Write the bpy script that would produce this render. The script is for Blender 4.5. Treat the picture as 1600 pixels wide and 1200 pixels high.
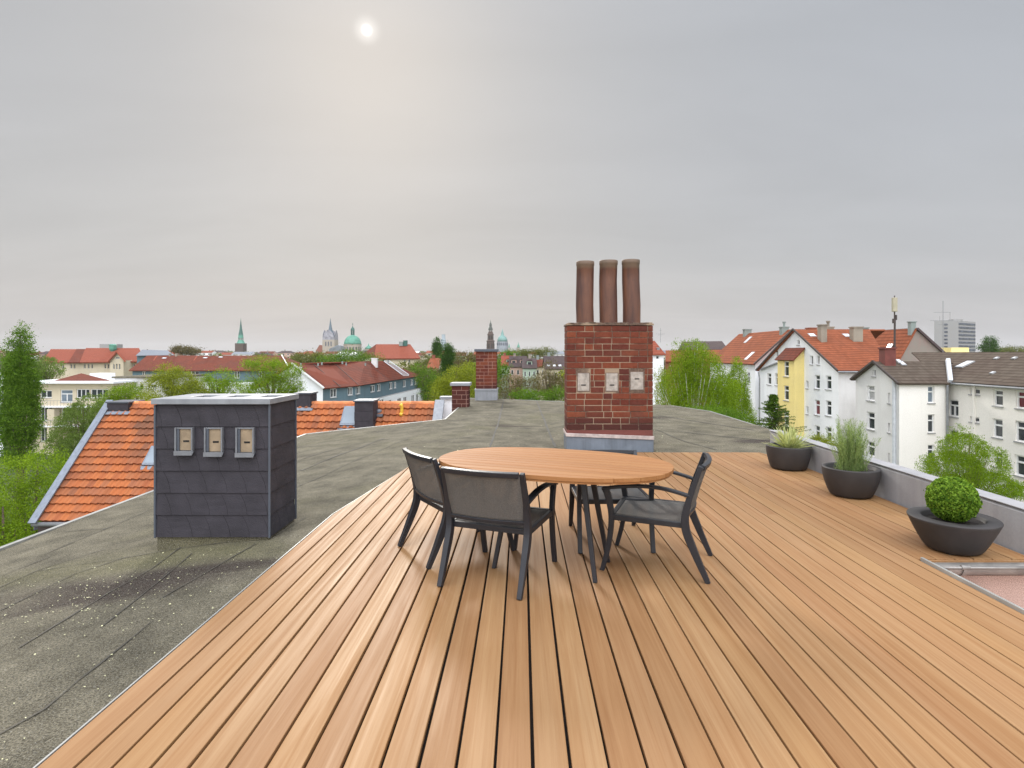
import bpy, bmesh, math, random
import numpy as np
from mathutils import Vector, Matrix
random.seed(7)
RNG = np.random.default_rng(11)
PI = math.pi
R = math.radians
scene = bpy.context.scene
for o in list(bpy.data.objects): bpy.data.objects.remove(o)
COL = scene.collection

# ---------------------------------------------------------------- camera, sky, sun, exposure
FPX, CX, CY, EYE = 900.0, 815.0, 552.0, 1.5          # focal length / vanishing point in photo pixels, eye height over the deck
cam_d = bpy.data.cameras.new('camera'); cam = bpy.data.objects.new('camera', cam_d); COL.objects.link(cam)
cam.location = (0, 0, EYE); cam.rotation_euler = (R(90), 0, 0)
cam_d.sensor_width = 36; cam_d.lens = 36*FPX/1600
cam_d.shift_x = -(CX-800)/1600; cam_d.shift_y = -(600-CY)/1600
cam_d.clip_start = 0.05; cam_d.clip_end = 9000
scene.camera = cam

SUN_DIR = Vector((573-CX, FPX, CY-47)).normalized()
SUN_EL = math.asin(SUN_DIR.z); SUN_AZ = math.atan2(SUN_DIR.x, SUN_DIR.y)
world = bpy.data.worlds.new('World'); scene.world = world; world.use_nodes = True
wn, wl = world.node_tree.nodes, world.node_tree.links
wn.clear()
def wnode(t, **k):
    n = wn.new(t)
    for a, b in k.items(): setattr(n, a, b)
    return n
def wmath(op, a, b=None, c=None, clamp=False):
    n = wnode('ShaderNodeMath', operation=op); n.use_clamp = clamp
    for i, v in enumerate((a, b, c)):
        if v is None: continue
        if isinstance(v, (int, float)): n.inputs[i].default_value = v
        else: wl.new(v, n.inputs[i])
    return n.outputs[0]
def wmix(fac, a, b, mode='MIX'):
    n = wnode('ShaderNodeMix', data_type='RGBA', blend_type=mode)
    for s, v in ((0, fac), (6, a), (7, b)):
        if isinstance(v, (int, float)): n.inputs[s].default_value = v
        elif isinstance(v, tuple): n.inputs[s].default_value = (*v, 1)
        else: wl.new(v, n.inputs[s])
    return n.outputs[2]
tc = wnode('ShaderNodeTexCoord'); sep = wnode('ShaderNodeSeparateXYZ'); wl.new(tc.outputs['Generated'], sep.inputs[0])
dx, dy, dz = sep.outputs
zc = wmath('MAXIMUM', dz, 0.0)
ramp = wnode('ShaderNodeValToRGB'); wl.new(zc, ramp.inputs[0])
els = ramp.color_ramp.elements
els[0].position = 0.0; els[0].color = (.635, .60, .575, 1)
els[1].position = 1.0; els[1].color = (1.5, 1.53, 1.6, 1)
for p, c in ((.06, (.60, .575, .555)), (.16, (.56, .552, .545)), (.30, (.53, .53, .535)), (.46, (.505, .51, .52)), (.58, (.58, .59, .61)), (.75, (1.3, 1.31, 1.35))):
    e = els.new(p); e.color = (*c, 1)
# cloud deck seen in perspective: noise on the plane above
den = wmath('ADD', zc, 0.16)
comb = wnode('ShaderNodeCombineXYZ'); wl.new(wmath('DIVIDE', dx, den), comb.inputs[0]); wl.new(wmath('DIVIDE', dy, den), comb.inputs[1])
mp = wnode('ShaderNodeMapping'); mp.inputs['Rotation'].default_value = (0, 0, R(-32)); mp.inputs['Scale'].default_value = (.5, 1.3, 1)
wl.new(comb.outputs[0], mp.inputs[0])
nz = wnode('ShaderNodeTexNoise'); nz.inputs['Scale'].default_value = 1.25; nz.inputs['Detail'].default_value = 8; nz.inputs['Roughness'].default_value = .55; nz.inputs['Distortion'].default_value = .35
wl.new(mp.outputs[0], nz.inputs['Vector'])
mr = wnode('ShaderNodeMapRange'); mr.inputs[1].default_value = .3; mr.inputs[2].default_value = .7; mr.inputs[3].default_value = .945; mr.inputs[4].default_value = 1.05
wl.new(nz.outputs[0], mr.inputs[0])
cl = wmix(1.0, ramp.outputs[0], mr.outputs[0], 'MULTIPLY')
nz2 = wnode('ShaderNodeTexNoise'); nz2.inputs['Scale'].default_value = .5; nz2.inputs['Detail'].default_value = 2
wl.new(mp.outputs[0], nz2.inputs['Vector'])
tint = wmix(nz2.outputs[0], (.985, .995, 1.015), (1.008, 1.0, .992))
cl = wmix(1.0, cl, tint, 'MULTIPLY')
# right-hand low sky is a touch cooler
rt = wnode('ShaderNodeMapRange'); rt.inputs[1].default_value = .05; rt.inputs[2].default_value = .6; wl.new(dx, rt.inputs[0])
cl = wmix(rt.outputs[0], cl, wmix(1.0, cl, (.97, .99, 1.02), 'MULTIPLY'))
# unseen sky behind the viewer brightened to lift the walls facing it
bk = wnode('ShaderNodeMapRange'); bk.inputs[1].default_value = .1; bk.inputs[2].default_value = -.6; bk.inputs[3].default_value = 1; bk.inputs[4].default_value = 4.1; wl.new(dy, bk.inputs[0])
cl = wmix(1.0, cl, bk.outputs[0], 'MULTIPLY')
dot = wnode('ShaderNodeVectorMath', operation='DOT_PRODUCT'); wl.new(tc.outputs['Generated'], dot.inputs[0]); dot.inputs[1].default_value = SUN_DIR
ang = wmath('ARCCOSINE', wmath('MINIMUM', dot.outputs['Value'], 1.0))
def glow(r0, r1, s):
    n = wnode('ShaderNodeMapRange', interpolation_type='SMOOTHERSTEP'); wl.new(ang, n.inputs[0])
    n.inputs[1].default_value = r1; n.inputs[2].default_value = r0; n.inputs[3].default_value = 0; n.inputs[4].default_value = s
    return n.outputs[0]
g = wmath('ADD', wmath('ADD', glow(.002, .011, .50), glow(.0, .027, .28)), glow(.0, .07, .01))
cl = wmix(1.0, cl, wmix(1.0, g, (1.0, .97, .92), 'MULTIPLY'), 'ADD')
sky = wnode('ShaderNodeTexSky', sky_type='NISHITA'); sky.sun_disc = False
sky.sun_elevation = SUN_EL; sky.sun_rotation = SUN_AZ; sky.air_density = 1.5; sky.dust_density = 4
skys = wmix(1.0, sky.outputs[0], (.07, .07, .07), 'MULTIPLY')
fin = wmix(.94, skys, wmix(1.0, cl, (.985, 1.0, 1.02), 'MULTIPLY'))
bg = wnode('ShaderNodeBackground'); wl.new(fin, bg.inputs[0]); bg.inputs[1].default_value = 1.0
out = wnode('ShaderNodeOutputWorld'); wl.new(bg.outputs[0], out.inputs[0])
sd = bpy.data.lights.new('sun', 'SUN'); sd.energy = 2.1; sd.angle = R(8); sd.color = (1, .95, .88)
so = bpy.data.objects.new('sun', sd); COL.objects.link(so)
so.rotation_euler = (-SUN_DIR).to_track_quat('-Z', 'Y').to_euler(); so.location = (-5, 20, 30)
vs = scene.view_settings; vs.view_transform = 'Standard'; vs.look = 'None'; vs.gamma = 1; vs.use_curve_mapping = False; vs.exposure = 0.0

# ---------------------------------------------------------------- helpers
def P(px, py, Y): return Vector(((px-CX)*Y/FPX, Y, EYE-(py-CY)*Y/FPX))
def tag(o, label=None, cat=None, group=None, kind=None):
    if label: o['label'] = label
    if cat: o['category'] = cat
    if group: o['group'] = group
    if kind: o['kind'] = kind
    return o
def empty(name, loc, label, cat, group=None, rz=0):
    o = bpy.data.objects.new(name, None); COL.objects.link(o); o.location = loc; o.rotation_euler = (0, 0, rz)
    o.empty_display_size = .2
    return tag(o, label, cat, group)
class MB:
    def __init__(s): s.v = []; s.f = []; s.uv = []; s.mi = []; s.m = 0; s.has_uv = False
    def face(s, pts, uv=None):
        b = len(s.v); s.v += [tuple(p) for p in pts]; s.f.append(tuple(range(b, b+len(pts)))); s.mi.append(s.m)
        s.uv.append(uv); s.has_uv |= uv is not None
    def mesh(s, verts, faces):
        b = len(s.v); s.v += [tuple(p) for p in verts]
        for f in faces: s.f.append(tuple(b+i for i in f)); s.mi.append(s.m); s.uv.append(None)
    def box(s, x0, x1, y0, y1, z0, z1):
        v = [(x0,y0,z0),(x1,y0,z0),(x1,y1,z0),(x0,y1,z0),(x0,y0,z1),(x1,y0,z1),(x1,y1,z1),(x0,y1,z1)]
        s.mesh(v, [(0,3,2,1),(4,5,6,7),(0,1,5,4),(1,2,6,5),(2,3,7,6),(3,0,4,7)])
    def obox(s, o, u, n, u0, u1, n0, n1, z0, z1):      # box in the frame of a vertical plane
        q = lambda a, b, z: (o[0]+u[0]*a+n[0]*b, o[1]+u[1]*a+n[1]*b, z)
        v = [q(u0,n0,z0),q(u1,n0,z0),q(u1,n1,z0),q(u0,n1,z0),q(u0,n0,z1),q(u1,n0,z1),q(u1,n1,z1),q(u0,n1,z1)]
        s.mesh(v, [(0,3,2,1),(4,5,6,7),(0,1,5,4),(1,2,6,5),(2,3,7,6),(3,0,4,7)])
    def prism(s, pts, z0, z1):                          # vertical prism over a plan polygon
        n = len(pts); v = [(p[0],p[1],z0) for p in pts]+[(p[0],p[1],z1) for p in pts]
        s.mesh(v, [tuple(range(n))[::-1], tuple(range(n, 2*n))]+[(i,(i+1)%n,n+(i+1)%n,n+i) for i in range(n)])
    def slab(s, pts, d):                                # polygon thickened by vector d
        n = len(pts); d = Vector(d); v = [tuple(Vector(p)) for p in pts]+[tuple(Vector(p)+d) for p in pts]
        s.mesh(v, [tuple(range(n)), tuple(range(n, 2*n))[::-1]]+[(i,(i+1)%n,n+(i+1)%n,n+i) for i in range(n)])
    def lathe(s, prof, c=(0,0,0), n=32, caps=True, sx=1, sy=1, ax=None):
        v = []; f = []; k = len(prof)
        for r, z in prof:
            for i in range(n):
                a = 2*PI*i/n; v.append((c[0]+sx*r*math.cos(a), c[1]+sy*r*math.sin(a), c[2]+z))
        for j in range(k-1):
            for i in range(n): f.append((j*n+i, j*n+(i+1)%n, (j+1)*n+(i+1)%n, (j+1)*n+i))
        if caps: f.append(tuple(range(n))[::-1]); f.append(tuple((k-1)*n+i for i in range(n)))
        s.mesh(v, f)
    def tube(s, pts, rad, n=8, caps=True):
        pts = [Vector(p) for p in pts]; k = len(pts)
        if not isinstance(rad, (list, tuple)): rad = [rad]*k
        v = []; f = []; up = None
        for j, p in enumerate(pts):
            t = (pts[min(j+1,k-1)]-pts[max(j-1,0)]).normalized()
            if up is None: up = Vector((1,0,0)) if abs(t.x) < .9 else Vector((0,1,0))
            a = (up-t*up.dot(t)).normalized(); b = t.cross(a); up = a
            for i in range(n):
                w = 2*PI*i/n; v.append(tuple(p+(a*math.cos(w)+b*math.sin(w))*rad[j]))
        for j in range(k-1):
            for i in range(n): f.append((j*n+i, j*n+(i+1)%n, (j+1)*n+(i+1)%n, (j+1)*n+i))
        if caps: f.append(tuple(range(n))[::-1]); f.append(tuple((k-1)*n+i for i in range(n)))
        s.mesh(v, f)
    def sweep(s, pts, side, w, t):                      # rectangular bar; side = width direction
        pts = [Vector(p) for p in pts]; k = len(pts); side = Vector(side).normalized(); v = []; f = []
        if not isinstance(w, (list, tuple)): w = [w]*k
        if not isinstance(t, (list, tuple)): t = [t]*k
        for j, p in enumerate(pts):
            d = (pts[min(j+1,k-1)]-pts[max(j-1,0)]).normalized(); nn = d.cross(side).normalized()
            for a, b in ((-1,-1),(1,-1),(1,1),(-1,1)): v.append(tuple(p+side*a*w[j]/2+nn*b*t[j]/2))
        for j in range(k-1):
            for i in range(4): f.append((j*4+i, j*4+(i+1)%4, (j+1)*4+(i+1)%4, (j+1)*4+i))
        f.append((3,2,1,0)); f.append(tuple((k-1)*4+i for i in range(4)))
        s.mesh(v, f)
    def build(s, name, mats, parent=None, smooth=False, bevel=0, origin=None, label=None, seg=2):
        me = bpy.data.meshes.new(name)
        off = Vector(origin) if origin is not None else Vector((0,0,0))
        me.from_pydata([tuple(Vector(p)-off) for p in s.v] if origin is not None else s.v, [], s.f)
        if not isinstance(mats, (list, tuple)): mats = [mats]
        for m in mats: me.materials.append(m)
        if len(mats) > 1: me.polygons.foreach_set('material_index', s.mi)
        if s.has_uv:
            l = me.uv_layers.new(name='UVMap'); k = 0
            for f, uv in zip(s.f, s.uv):
                for i in range(len(f)):
                    if uv is not None: l.data[k].uv = uv[i]
                    k += 1
        if smooth: me.polygons.foreach_set('use_smooth', [True]*len(me.polygons))
        bm = bmesh.new(); bm.from_mesh(me); bmesh.ops.recalc_face_normals(bm, faces=bm.faces); bm.to_mesh(me); bm.free()
        o = bpy.data.objects.new(name, me); COL.objects.link(o)
        if origin is not None: o.location = off
        if parent: o.parent = parent
        if parent and origin is None: pass
        if bevel:
            b = o.modifiers.new('bevel', 'BEVEL'); b.width = bevel; b.segments = seg; b.limit_method = 'ANGLE'; b.angle_limit = R(40)
        if label: o['label'] = label
        return o
def wparent(o, p):          # parent while keeping world coordinates of the mesh (parent has only a translation)
    o.parent = p; o.matrix_parent_inverse = Matrix.Translation(-p.location); return o
def copy_tree(o, parent=None):
    c = o.copy(); COL.objects.link(c)
    for k in ('category', 'group', 'kind', 'label'):
        if parent and k in c and k != 'label' and k != 'kind': del c[k]
    if parent: c.parent = parent; c.matrix_parent_inverse = o.matrix_parent_inverse.copy()
    for ch in list(o.children): copy_tree(ch, c)
    return c

# ---------------------------------------------------------------- materials
def srgb(*c): return tuple((x/255/12.92 if x <= 10 else ((x/255+.055)/1.055)**2.4) for x in c)
class NT:
    def __init__(s, name):
        s.m = bpy.data.materials.new(name); s.m.use_nodes = True; s.t = s.m.node_tree; s.n = s.t.nodes; s.l = s.t.links
        s.b = s.n['Principled BSDF']
        s.tc = s.n.new('ShaderNodeTexCoord')
    def node(s, t, **k):
        n = s.n.new(t)
        for a, b in k.items(): setattr(n, a, b)
        return n
    def setin(s, sock, v):
        if isinstance(v, (int, float)): sock.default_value = v
        elif isinstance(v, tuple): sock.default_value = (*v, 1) if len(v) == 3 and len(sock.default_value) == 4 else v
        else: s.l.new(v, sock)
    def map(s, src='Object', scale=(1,1,1), rot=(0,0,0), loc=(0,0,0)):
        m = s.node('ShaderNodeMapping'); s.l.new(s.tc.outputs[src], m.inputs[0])
        m.inputs['Scale'].default_value = scale; m.inputs['Rotation'].default_value = rot; m.inputs['Location'].default_value = loc
        return m.outputs[0]
    def noise(s, vec, scale, detail=4, rough=.55, dist=0):
        n = s.node('ShaderNodeTexNoise'); s.l.new(vec, n.inputs['Vector'])
        n.inputs['Scale'].default_value = scale; n.inputs['Detail'].default_value = detail; n.inputs['Roughness'].default_value = rough; n.inputs['Distortion'].default_value = dist
        return n.outputs[0]
    def rng(s, v, a, b, c=0, d=1, smooth=False):
        n = s.node('ShaderNodeMapRange'); s.l.new(v, n.inputs[0])
        if smooth: n.interpolation_type = 'SMOOTHSTEP'
        for i, x in enumerate((a, b, c, d)): n.inputs[i+1].default_value = x
        return n.outputs[0]
    def math(s, op, a, b=None):
        n = s.node('ShaderNodeMath', operation=op); s.setin(n.inputs[0], a)
        if b is not None: s.setin(n.inputs[1], b)
        return n.outputs[0]
    def mix(s, fac, a, b, mode='MIX'):
        n = s.node('ShaderNodeMix', data_type='RGBA', blend_type=mode)
        s.setin(n.inputs[0], fac); s.setin(n.inputs[6], a); s.setin(n.inputs[7], b)
        return n.outputs[2]
    def col(s, v): s.setin(s.b.inputs['Base Color'], v)
    def rough(s, v): s.setin(s.b.inputs['Roughness'], v)
    def bump(s, h, strength=.3, dist=.01):
        n = s.node('ShaderNodeBump'); n.inputs['Strength'].default_value = strength; n.inputs['Distance'].default_value = dist
        s.l.new(h, n.inputs['Height']); s.l.new(n.outputs[0], s.b.inputs['Normal'])
    def island(s): return s.node('ShaderNodeNewGeometry').outputs['Random Per Island']
def simple(name, c, rough=.6, var=.15, scale=3, metal=0, bump=0, bscale=60, spec=.5, isl=0):
    t = NT(name); v = t.map()
    n = t.noise(v, scale, 5)
    a = tuple(x*(1-var) for x in c); b = tuple(min(1, x*(1+var)) for x in c)
    cc = t.mix(t.rng(n, .3, .7), a, b)
    if isl: cc = t.mix(1.0, cc, t.rng(t.island(), 0, 1, 1-isl, 1+isl), 'MULTIPLY')
    t.col(cc); t.rough(rough); t.b.inputs['Metallic'].default_value = metal; t.b.inputs['Specular IOR Level'].default_value = spec
    if bump: t.bump(t.noise(v, bscale, 3), bump, .01)
    return t.m
def wood_mat(name, pal, axis='Y', gscale=1, rough=.55, woff=0):
    t = NT(name)
    isl = t.island()
    sc = (22, .55, 22) if axis == 'Y' else (.55, 22, 22)
    comb = t.node('ShaderNodeCombineXYZ'); t.l.new(t.math('MULTIPLY', isl, 37.0), comb.inputs[0]); t.l.new(t.math('MULTIPLY', isl, 91.0), comb.inputs[1]); t.l.new(t.math('MULTIPLY', isl, 53.0), comb.inputs[2])
    va = t.node('ShaderNodeVectorMath', operation='ADD'); t.l.new(t.map(scale=sc), va.inputs[0]); t.l.new(comb.outputs[0], va.inputs[1])
    g1 = t.noise(va.outputs[0], 1.0*gscale, 6, .62, .8)
    g2 = t.noise(va.outputs[0], 6*gscale, 4, .6)
    sc3 = (5, .35, 5) if axis == 'Y' else (.35, 5, 5)
    vb = t.node('ShaderNodeVectorMath', operation='ADD'); t.l.new(t.map(scale=sc3), vb.inputs[0]); t.l.new(comb.outputs[0], vb.inputs[1])
    g3 = t.noise(vb.outputs[0], 1, 3, .5, 1.2)
    base = t.node('ShaderNodeValToRGB'); t.l.new(isl, base.inputs[0])
    e = base.color_ramp.elements; e[0].position = 0; e[0].color = (*pal[0], 1); e[1].position = 1; e[1].color = (*pal[-1], 1)
    for i, c in enumerate(pal[1:-1]): x = e.new((i+1)/(len(pal)-1)); x.color = (*c, 1)
    c = base.outputs[0]
    c = t.mix(t.rng(g3, .35, .7, 0, .5), c, (1.08, 1.03, .96), 'MULTIPLY')
    c = t.mix(t.rng(g1, .35, .70, 0, .75), c, (.74, .62, .52), 'MULTIPLY')
    c = t.mix(t.rng(g2, .45, .75, 0, .30), c, (.72, .6, .5), 'MULTIPLY')
    w = t.noise(t.map(scale=(1,1,1)), .8, 3)
    c = t.mix(t.rng(w, .5, .75, 0, .35), c, (.86, .84, .82), 'MULTIPLY')
    t.col(c); t.rough(t.rng(g1, .3, .7, rough-.08, rough+.12)); t.bump(g1, .18, .004)
    t.b.inputs['Specular IOR Level'].default_value = .18
    return t.m
M = {}
M['deck'] = wood_mat('deck wood', [srgb(154,120,83), srgb(159,125,89), srgb(154,119,85), srgb(148,113,78), srgb(163,130,93), srgb(156,121,82)])
M['tabletop'] = wood_mat('table teak', [srgb(152,108,68), srgb(162,117,76), srgb(155,112,71)], axis='X')
M['subdeck'] = simple('deck substructure', (.03, .022, .018), .9)
M['trim'] = simple('aluminium edge trim', (.36, .36, .34), .5, .2, metal=.3)
def bitumen(name, base):
    t = NT(name); v = t.map()
    grain = t.noise(v, 110, 3, .75); gr2 = t.noise(v, 170, 1, .5); big = t.noise(v, .55, 5, .6, .5); mid = t.noise(v, 2.6, 5, .6)
    wetv = t.map(scale=(.30, .85, 1), rot=(0, 0, R(28))); wet0 = t.noise(wetv, .9, 5, .55, .9)
    def blob(x, y, rx, ry, a):            # an old puddle stain
        m = t.node('ShaderNodeMapping', vector_type='TEXTURE'); t.l.new(t.tc.outputs['Object'], m.inputs[0]); m.inputs['Location'].default_value = (x, y, 0); m.inputs['Rotation'].default_value = (0, 0, R(a)); m.inputs['Scale'].default_value = (rx, ry, 100)
        ln = t.node('ShaderNodeVectorMath', operation='LENGTH'); t.l.new(m.outputs[0], ln.inputs[0]); return t.rng(ln.outputs['Value'], 0, 1, .30, 0, True)
    wet = t.math('ADD', t.math('SUBTRACT', wet0, .06), t.math('ADD', blob(-2.7, 4.15, 2.0, .75, 8), t.math('ADD', blob(4.6, 10.6, 1.6, .5, 15), blob(2.9, 14.5, 1.4, .6, -20))))
    green = blob(-3.1, 4.75, 2.2, .5, 3)
    c = t.mix(t.rng(mid, .3, .7), tuple(x*.62 for x in base), tuple(x*1.35 for x in base))
    c = t.mix(t.rng(t.math('ADD', big, green), .50, .80, 0, .55), c, (.135, .128, .062))                     # mossy film
    c = t.mix(t.rng(wet, .50, .72, 0, .92, True), c, (.048, .037, .033))              # dark damp patches
    c = t.mix(t.rng(grain, .38, .70, 0, 1), t.mix(1.0, c, (.38, .37, .36), 'MULTIPLY'), t.mix(1.0, c, (1.75, 1.73, 1.66), 'MULTIPLY'))
    c = t.mix(t.rng(gr2, .60, .70, 0, .6), c, (.30, .29, .25))
    t.col(c); t.rough(.95); t.b.inputs['Specular IOR Level'].default_value = .1
    t.bump(t.math('ADD', grain, t.math('MULTIPLY', mid, 3.0)), .5, .006)
    return t.m
M['bitumen'] = bitumen('mineral bitumen felt', (.140, .126, .094))
M['seam'] = simple('bitumen seam', (.07, .063, .05), .8, .3)
def metal_sheet(name, c, streak=.4):
    t = NT(name)
    st = t.noise(t.map(scale=(9, 9, .7)), 1, 5, .6, .4); sp = t.noise(t.map(), 5, 4)
    cc = t.mix(t.rng(st, .45, .7, 0, streak), c, tuple(x*.35 for x in c))
    cc = t.mix(t.rng(sp, .5, .75, 0, .4), cc, tuple(min(1, x*1.5) for x in c))
    t.col(cc); t.rough(.5); t.b.inputs['Metallic'].default_value = .35; t.bump(sp, .15, .01)
    return t.m
M['zinc'] = metal_sheet('weathered zinc', (.20, .225, .265))
M['zinc_light'] = metal_sheet('pale zinc', (.27, .28, .30), .25)
M['ledge'] = simple('pinkish ledge strip', (.46, .38, .35), .7, .3, 9)
def brick_mat():
    t = NT('fired brick'); i = t.island()
    r = t.node('ShaderNodeValToRGB'); t.l.new(i, r.inputs[0]); e = r.color_ramp.elements
    e[0].position = 0; e[0].color = (.165, .044, .026, 1); e[1].position = 1; e[1].color = (.19, .055, .031, 1)
    for p, c in ((.18, (.115, .033, .024)), (.35, (.205, .060, .032)), (.5, (.145, .040, .026)), (.62, (.225, .068, .035)), (.8, (.10, .032, .025))):
        x = e.new(p); x.color = (*c, 1)
    n = t.noise(t.map(), 22, 5, .65); c = t.mix(t.rng(n, .35, .7, 0, .6), r.outputs[0], (.55, .45, .45), 'MULTIPLY')
    n2 = t.noise(t.map(), 3, 3); c = t.mix(t.rng(n2, .5, .75, 0, .35), c, (.10, .055, .045))
    s = t.node('ShaderNodeSeparateXYZ'); t.l.new(t.tc.outputs['Object'], s.inputs[0])
    t.soot = t.rng(s.outputs[2], .34, .52, .8, 0)
    c = t.mix(t.soot, c, (.055, .022, .02))
    t.col(c); t.rough(.9); t.b.inputs['Specular IOR Level'].default_value = .15; t.bump(n, .5, .008); return t.m
M['brick'] = brick_mat()
def mortar_mat():
    t = NT('lime mortar'); n = t.noise(t.map(loc=(4,0,9)), 1.6, 3); f = t.noise(t.map(), 40, 3)
    c = t.mix(t.rng(n, .46, .53, 0, 1), (.30, .22, .15), (.09, .055, .04)); c = t.mix(t.rng(f, .4, .7, 0, .4), c, (.3, .22, .15))
    t.col(c); t.rough(.95); t.bump(f, .5, .005); return t.m
M['mortar'] = mortar_mat()
M['concrete_door'] = simple('soot door concrete', (.36, .32, .28), .9, .3, 14, bump=.3)
def clay_mat():
    t = NT('glazed clay flue'); st = t.noise(t.map(scale=(7, 7, 1.1)), 1, 5, .6); sp = t.noise(t.map(), 30, 3)
    c = t.mix(t.rng(st, .35, .65), (.070, .030, .022), (.165, .068, .037)); c = t.mix(t.rng(sp, .66, .72, 0, .8), c, (.06, .03, .02))
    s = t.node('ShaderNodeSeparateXYZ'); t.l.new(t.tc.outputs['Object'], s.inputs[0])
    c = t.mix(t.rng(s.outputs[2], 2.88, 2.93, 0, .65), c, (.17, .13, .09))
    t.col(c); t.rough(.55); t.bump(st, .2, .01); return t.m
M['clay'] = clay_mat()
M['door_rim'] = simple('dirty door surround', (.15, .105, .08), .9, .3, 20)
M['black'] = simple('soot black', (.012, .011, .010), .9)
M['slate'] = simple('anthracite slate shingle', (.039, .035, .042), .7, .2, 6, bump=.3, bscale=90, isl=.06, spec=.3)
M['slate_edge'] = simple('anthracite corner profile', (.075, .085, .105), .45, .1)
M['door_beige'] = simple('beige soot door', (.30, .225, .145), .85, .2, 12, bump=.2)
M['lead'] = simple('dull lead frame', (.20, .205, .22), .5, .15, 10, metal=.3)
def plaster(name, c, dirt=.25, dc=(.35, .30, .24)):
    t = NT(name); v = t.map(); n = t.noise(v, .35, 5, .6); s = t.noise(t.map(scale=(1.2, 1.2, .12)), 1, 4, .6); f = t.noise(v, 9, 4)
    cc = t.mix(t.rng(n, .45, .75, 0, dirt), c, dc); cc = t.mix(t.rng(s, .5, .75, 0, dirt), cc, dc)
    cc = t.mix(t.rng(f, .4, .7, 0, .08), cc, (.2, .2, .2)); t.b.inputs['Specular IOR Level'].default_value = .15; t.col(cc); t.rough(.9); t.bump(f, .2, .03); return t.m
M['white_wall'] = plaster('white render', (.87, .88, .90), .16, (.55, .55, .54))
M['grey_wall'] = plaster('greyish white render', (.72, .71, .70), .30, (.44, .42, .39))
M['cream_wall'] = plaster('cream render', (.86, .825, .77), .12, (.62, .57, .50))
M['yellow_wall'] = plaster('yellow render', (.86, .70, .28), .2, (.55, .46, .25))
M['blue_wall'] = plaster('blue cladding', (.13, .20, .235), .35, (.10, .12, .12))
M['beige_wall'] = plaster('beige facade', (.60, .52, .38), .2)
M['pink_wall'] = plaster('pink facade', (.60, .40, .33), .2)
M['mint_wall'] = plaster('mint facade', (.42, .52, .42), .2)
M['concrete_far'] = plaster('pale concrete', (.33, .325, .32), .2)
M['firewall'] = plaster('patched firewall', (.27, .235, .20), .8, (.34, .20, .18))
M['brick_far'] = plaster('far brick', (.28, .10, .06), .3, (.15, .07, .05))
M['stone_far'] = plaster('far brown stone', (.105, .07, .055), .4, (.05, .04, .035))
M['sand_far'] = plaster('far sandstone', (.42, .36, .29), .3, (.2, .17, .14))
def pink_pebble():
    t = NT('pink pebbledash'); n = t.noise(t.map(), 160, 2, .7); b = t.noise(t.map(), 2, 3)
    c = t.mix(t.rng(n, .38, .65), (.40, .25, .20), (.80, .60, .52)); c = t.mix(t.rng(b, .4, .7, 0, .3), c, (.3, .2, .16))
    t.col(c); t.rough(.95); t.bump(n, .7, .006); return t.m
M['pebble'] = pink_pebble()
def parapet_mat():
    t = NT('grey parapet'); s = t.noise(t.map(scale=(1, 6, .35)), 1, 5, .6, .5); f = t.noise(t.map(), 60, 3)
    c = t.mix(t.rng(s, .3, .7), (.27, .265, .275), (.36, .355, .365)); c = t.mix(t.rng(f, .4, .7, 0, .12), c, (.1, .1, .1))
    t.col(c); t.rough(.75); t.bump(f, .15, .005); return t.m
M['parapet'] = parapet_mat()
def roof_tiles(name, c1, c2, row=.33, stain=.3, sc=(.12, .09, .07), colw=.3):
    t = NT(name); s = t.node('ShaderNodeSeparateXYZ'); t.l.new(t.tc.outputs['UV'], s.inputs[0])
    fv = t.math('FRACT', t.math('DIVIDE', s.outputs[1], row)); fu = t.math('FRACT', t.math('DIVIDE', s.outputs[0], colw))
    cell = t.node('ShaderNodeCombineXYZ'); t.l.new(t.math('FLOOR', t.math('DIVIDE', s.outputs[0], colw)), cell.inputs[0]); t.l.new(t.math('FLOOR', t.math('DIVIDE', s.outputs[1], row)), cell.inputs[1])
    w = t.node('ShaderNodeTexWhiteNoise', noise_dimensions='2D'); t.l.new(cell.outputs[0], w.inputs[0])
    n = t.noise(t.tc.outputs['UV'], .35, 5, .6, .6); n2 = t.noise(t.tc.outputs['UV'], 1.5, 4)
    c = t.mix(w.outputs[0], c1, c2); c = t.mix(t.rng(n, .42, .72, 0, stain), c, sc); c = t.mix(t.rng(n2, .45, .75, 0, stain*.6), c, sc)
    c = t.mix(t.rng(fv, .72, .95, 0, .85), c, (.3, .25, .22), 'MULTIPLY'); c = t.mix(t.rng(fu, .85, .98, 0, .25), c, (.3, .25, .22), 'MULTIPLY')
    t.b.inputs['Specular IOR Level'].default_value = .12; t.col(c); t.rough(.9); t.bump(t.math('ADD', fv, t.math('MULTIPLY', fu, .4)), .5, .04); return t.m
M['roof_red'] = roof_tiles('red clay roof', (.24, .075, .036), (.30, .094, .046), .55, .35, (.13, .055, .035))
M['roof_redbrown'] = roof_tiles('red brown roof', (.15, .042, .026), (.20, .056, .034), .42, .45, (.10, .05, .04))
M['roof_brown'] = roof_tiles('brown roof', (.095, .075, .058), (.125, .10, .078), .5, .35, (.08, .05, .04))
M['roof_dark'] = roof_tiles('dark roof', (.07, .052, .055), (.10, .075, .075), .4, .3)
M['roof_rose'] = roof_tiles('faded red roof', (.25, .070, .043), (.30, .088, .054), .8, .25, (.25, .08, .05))
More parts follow.
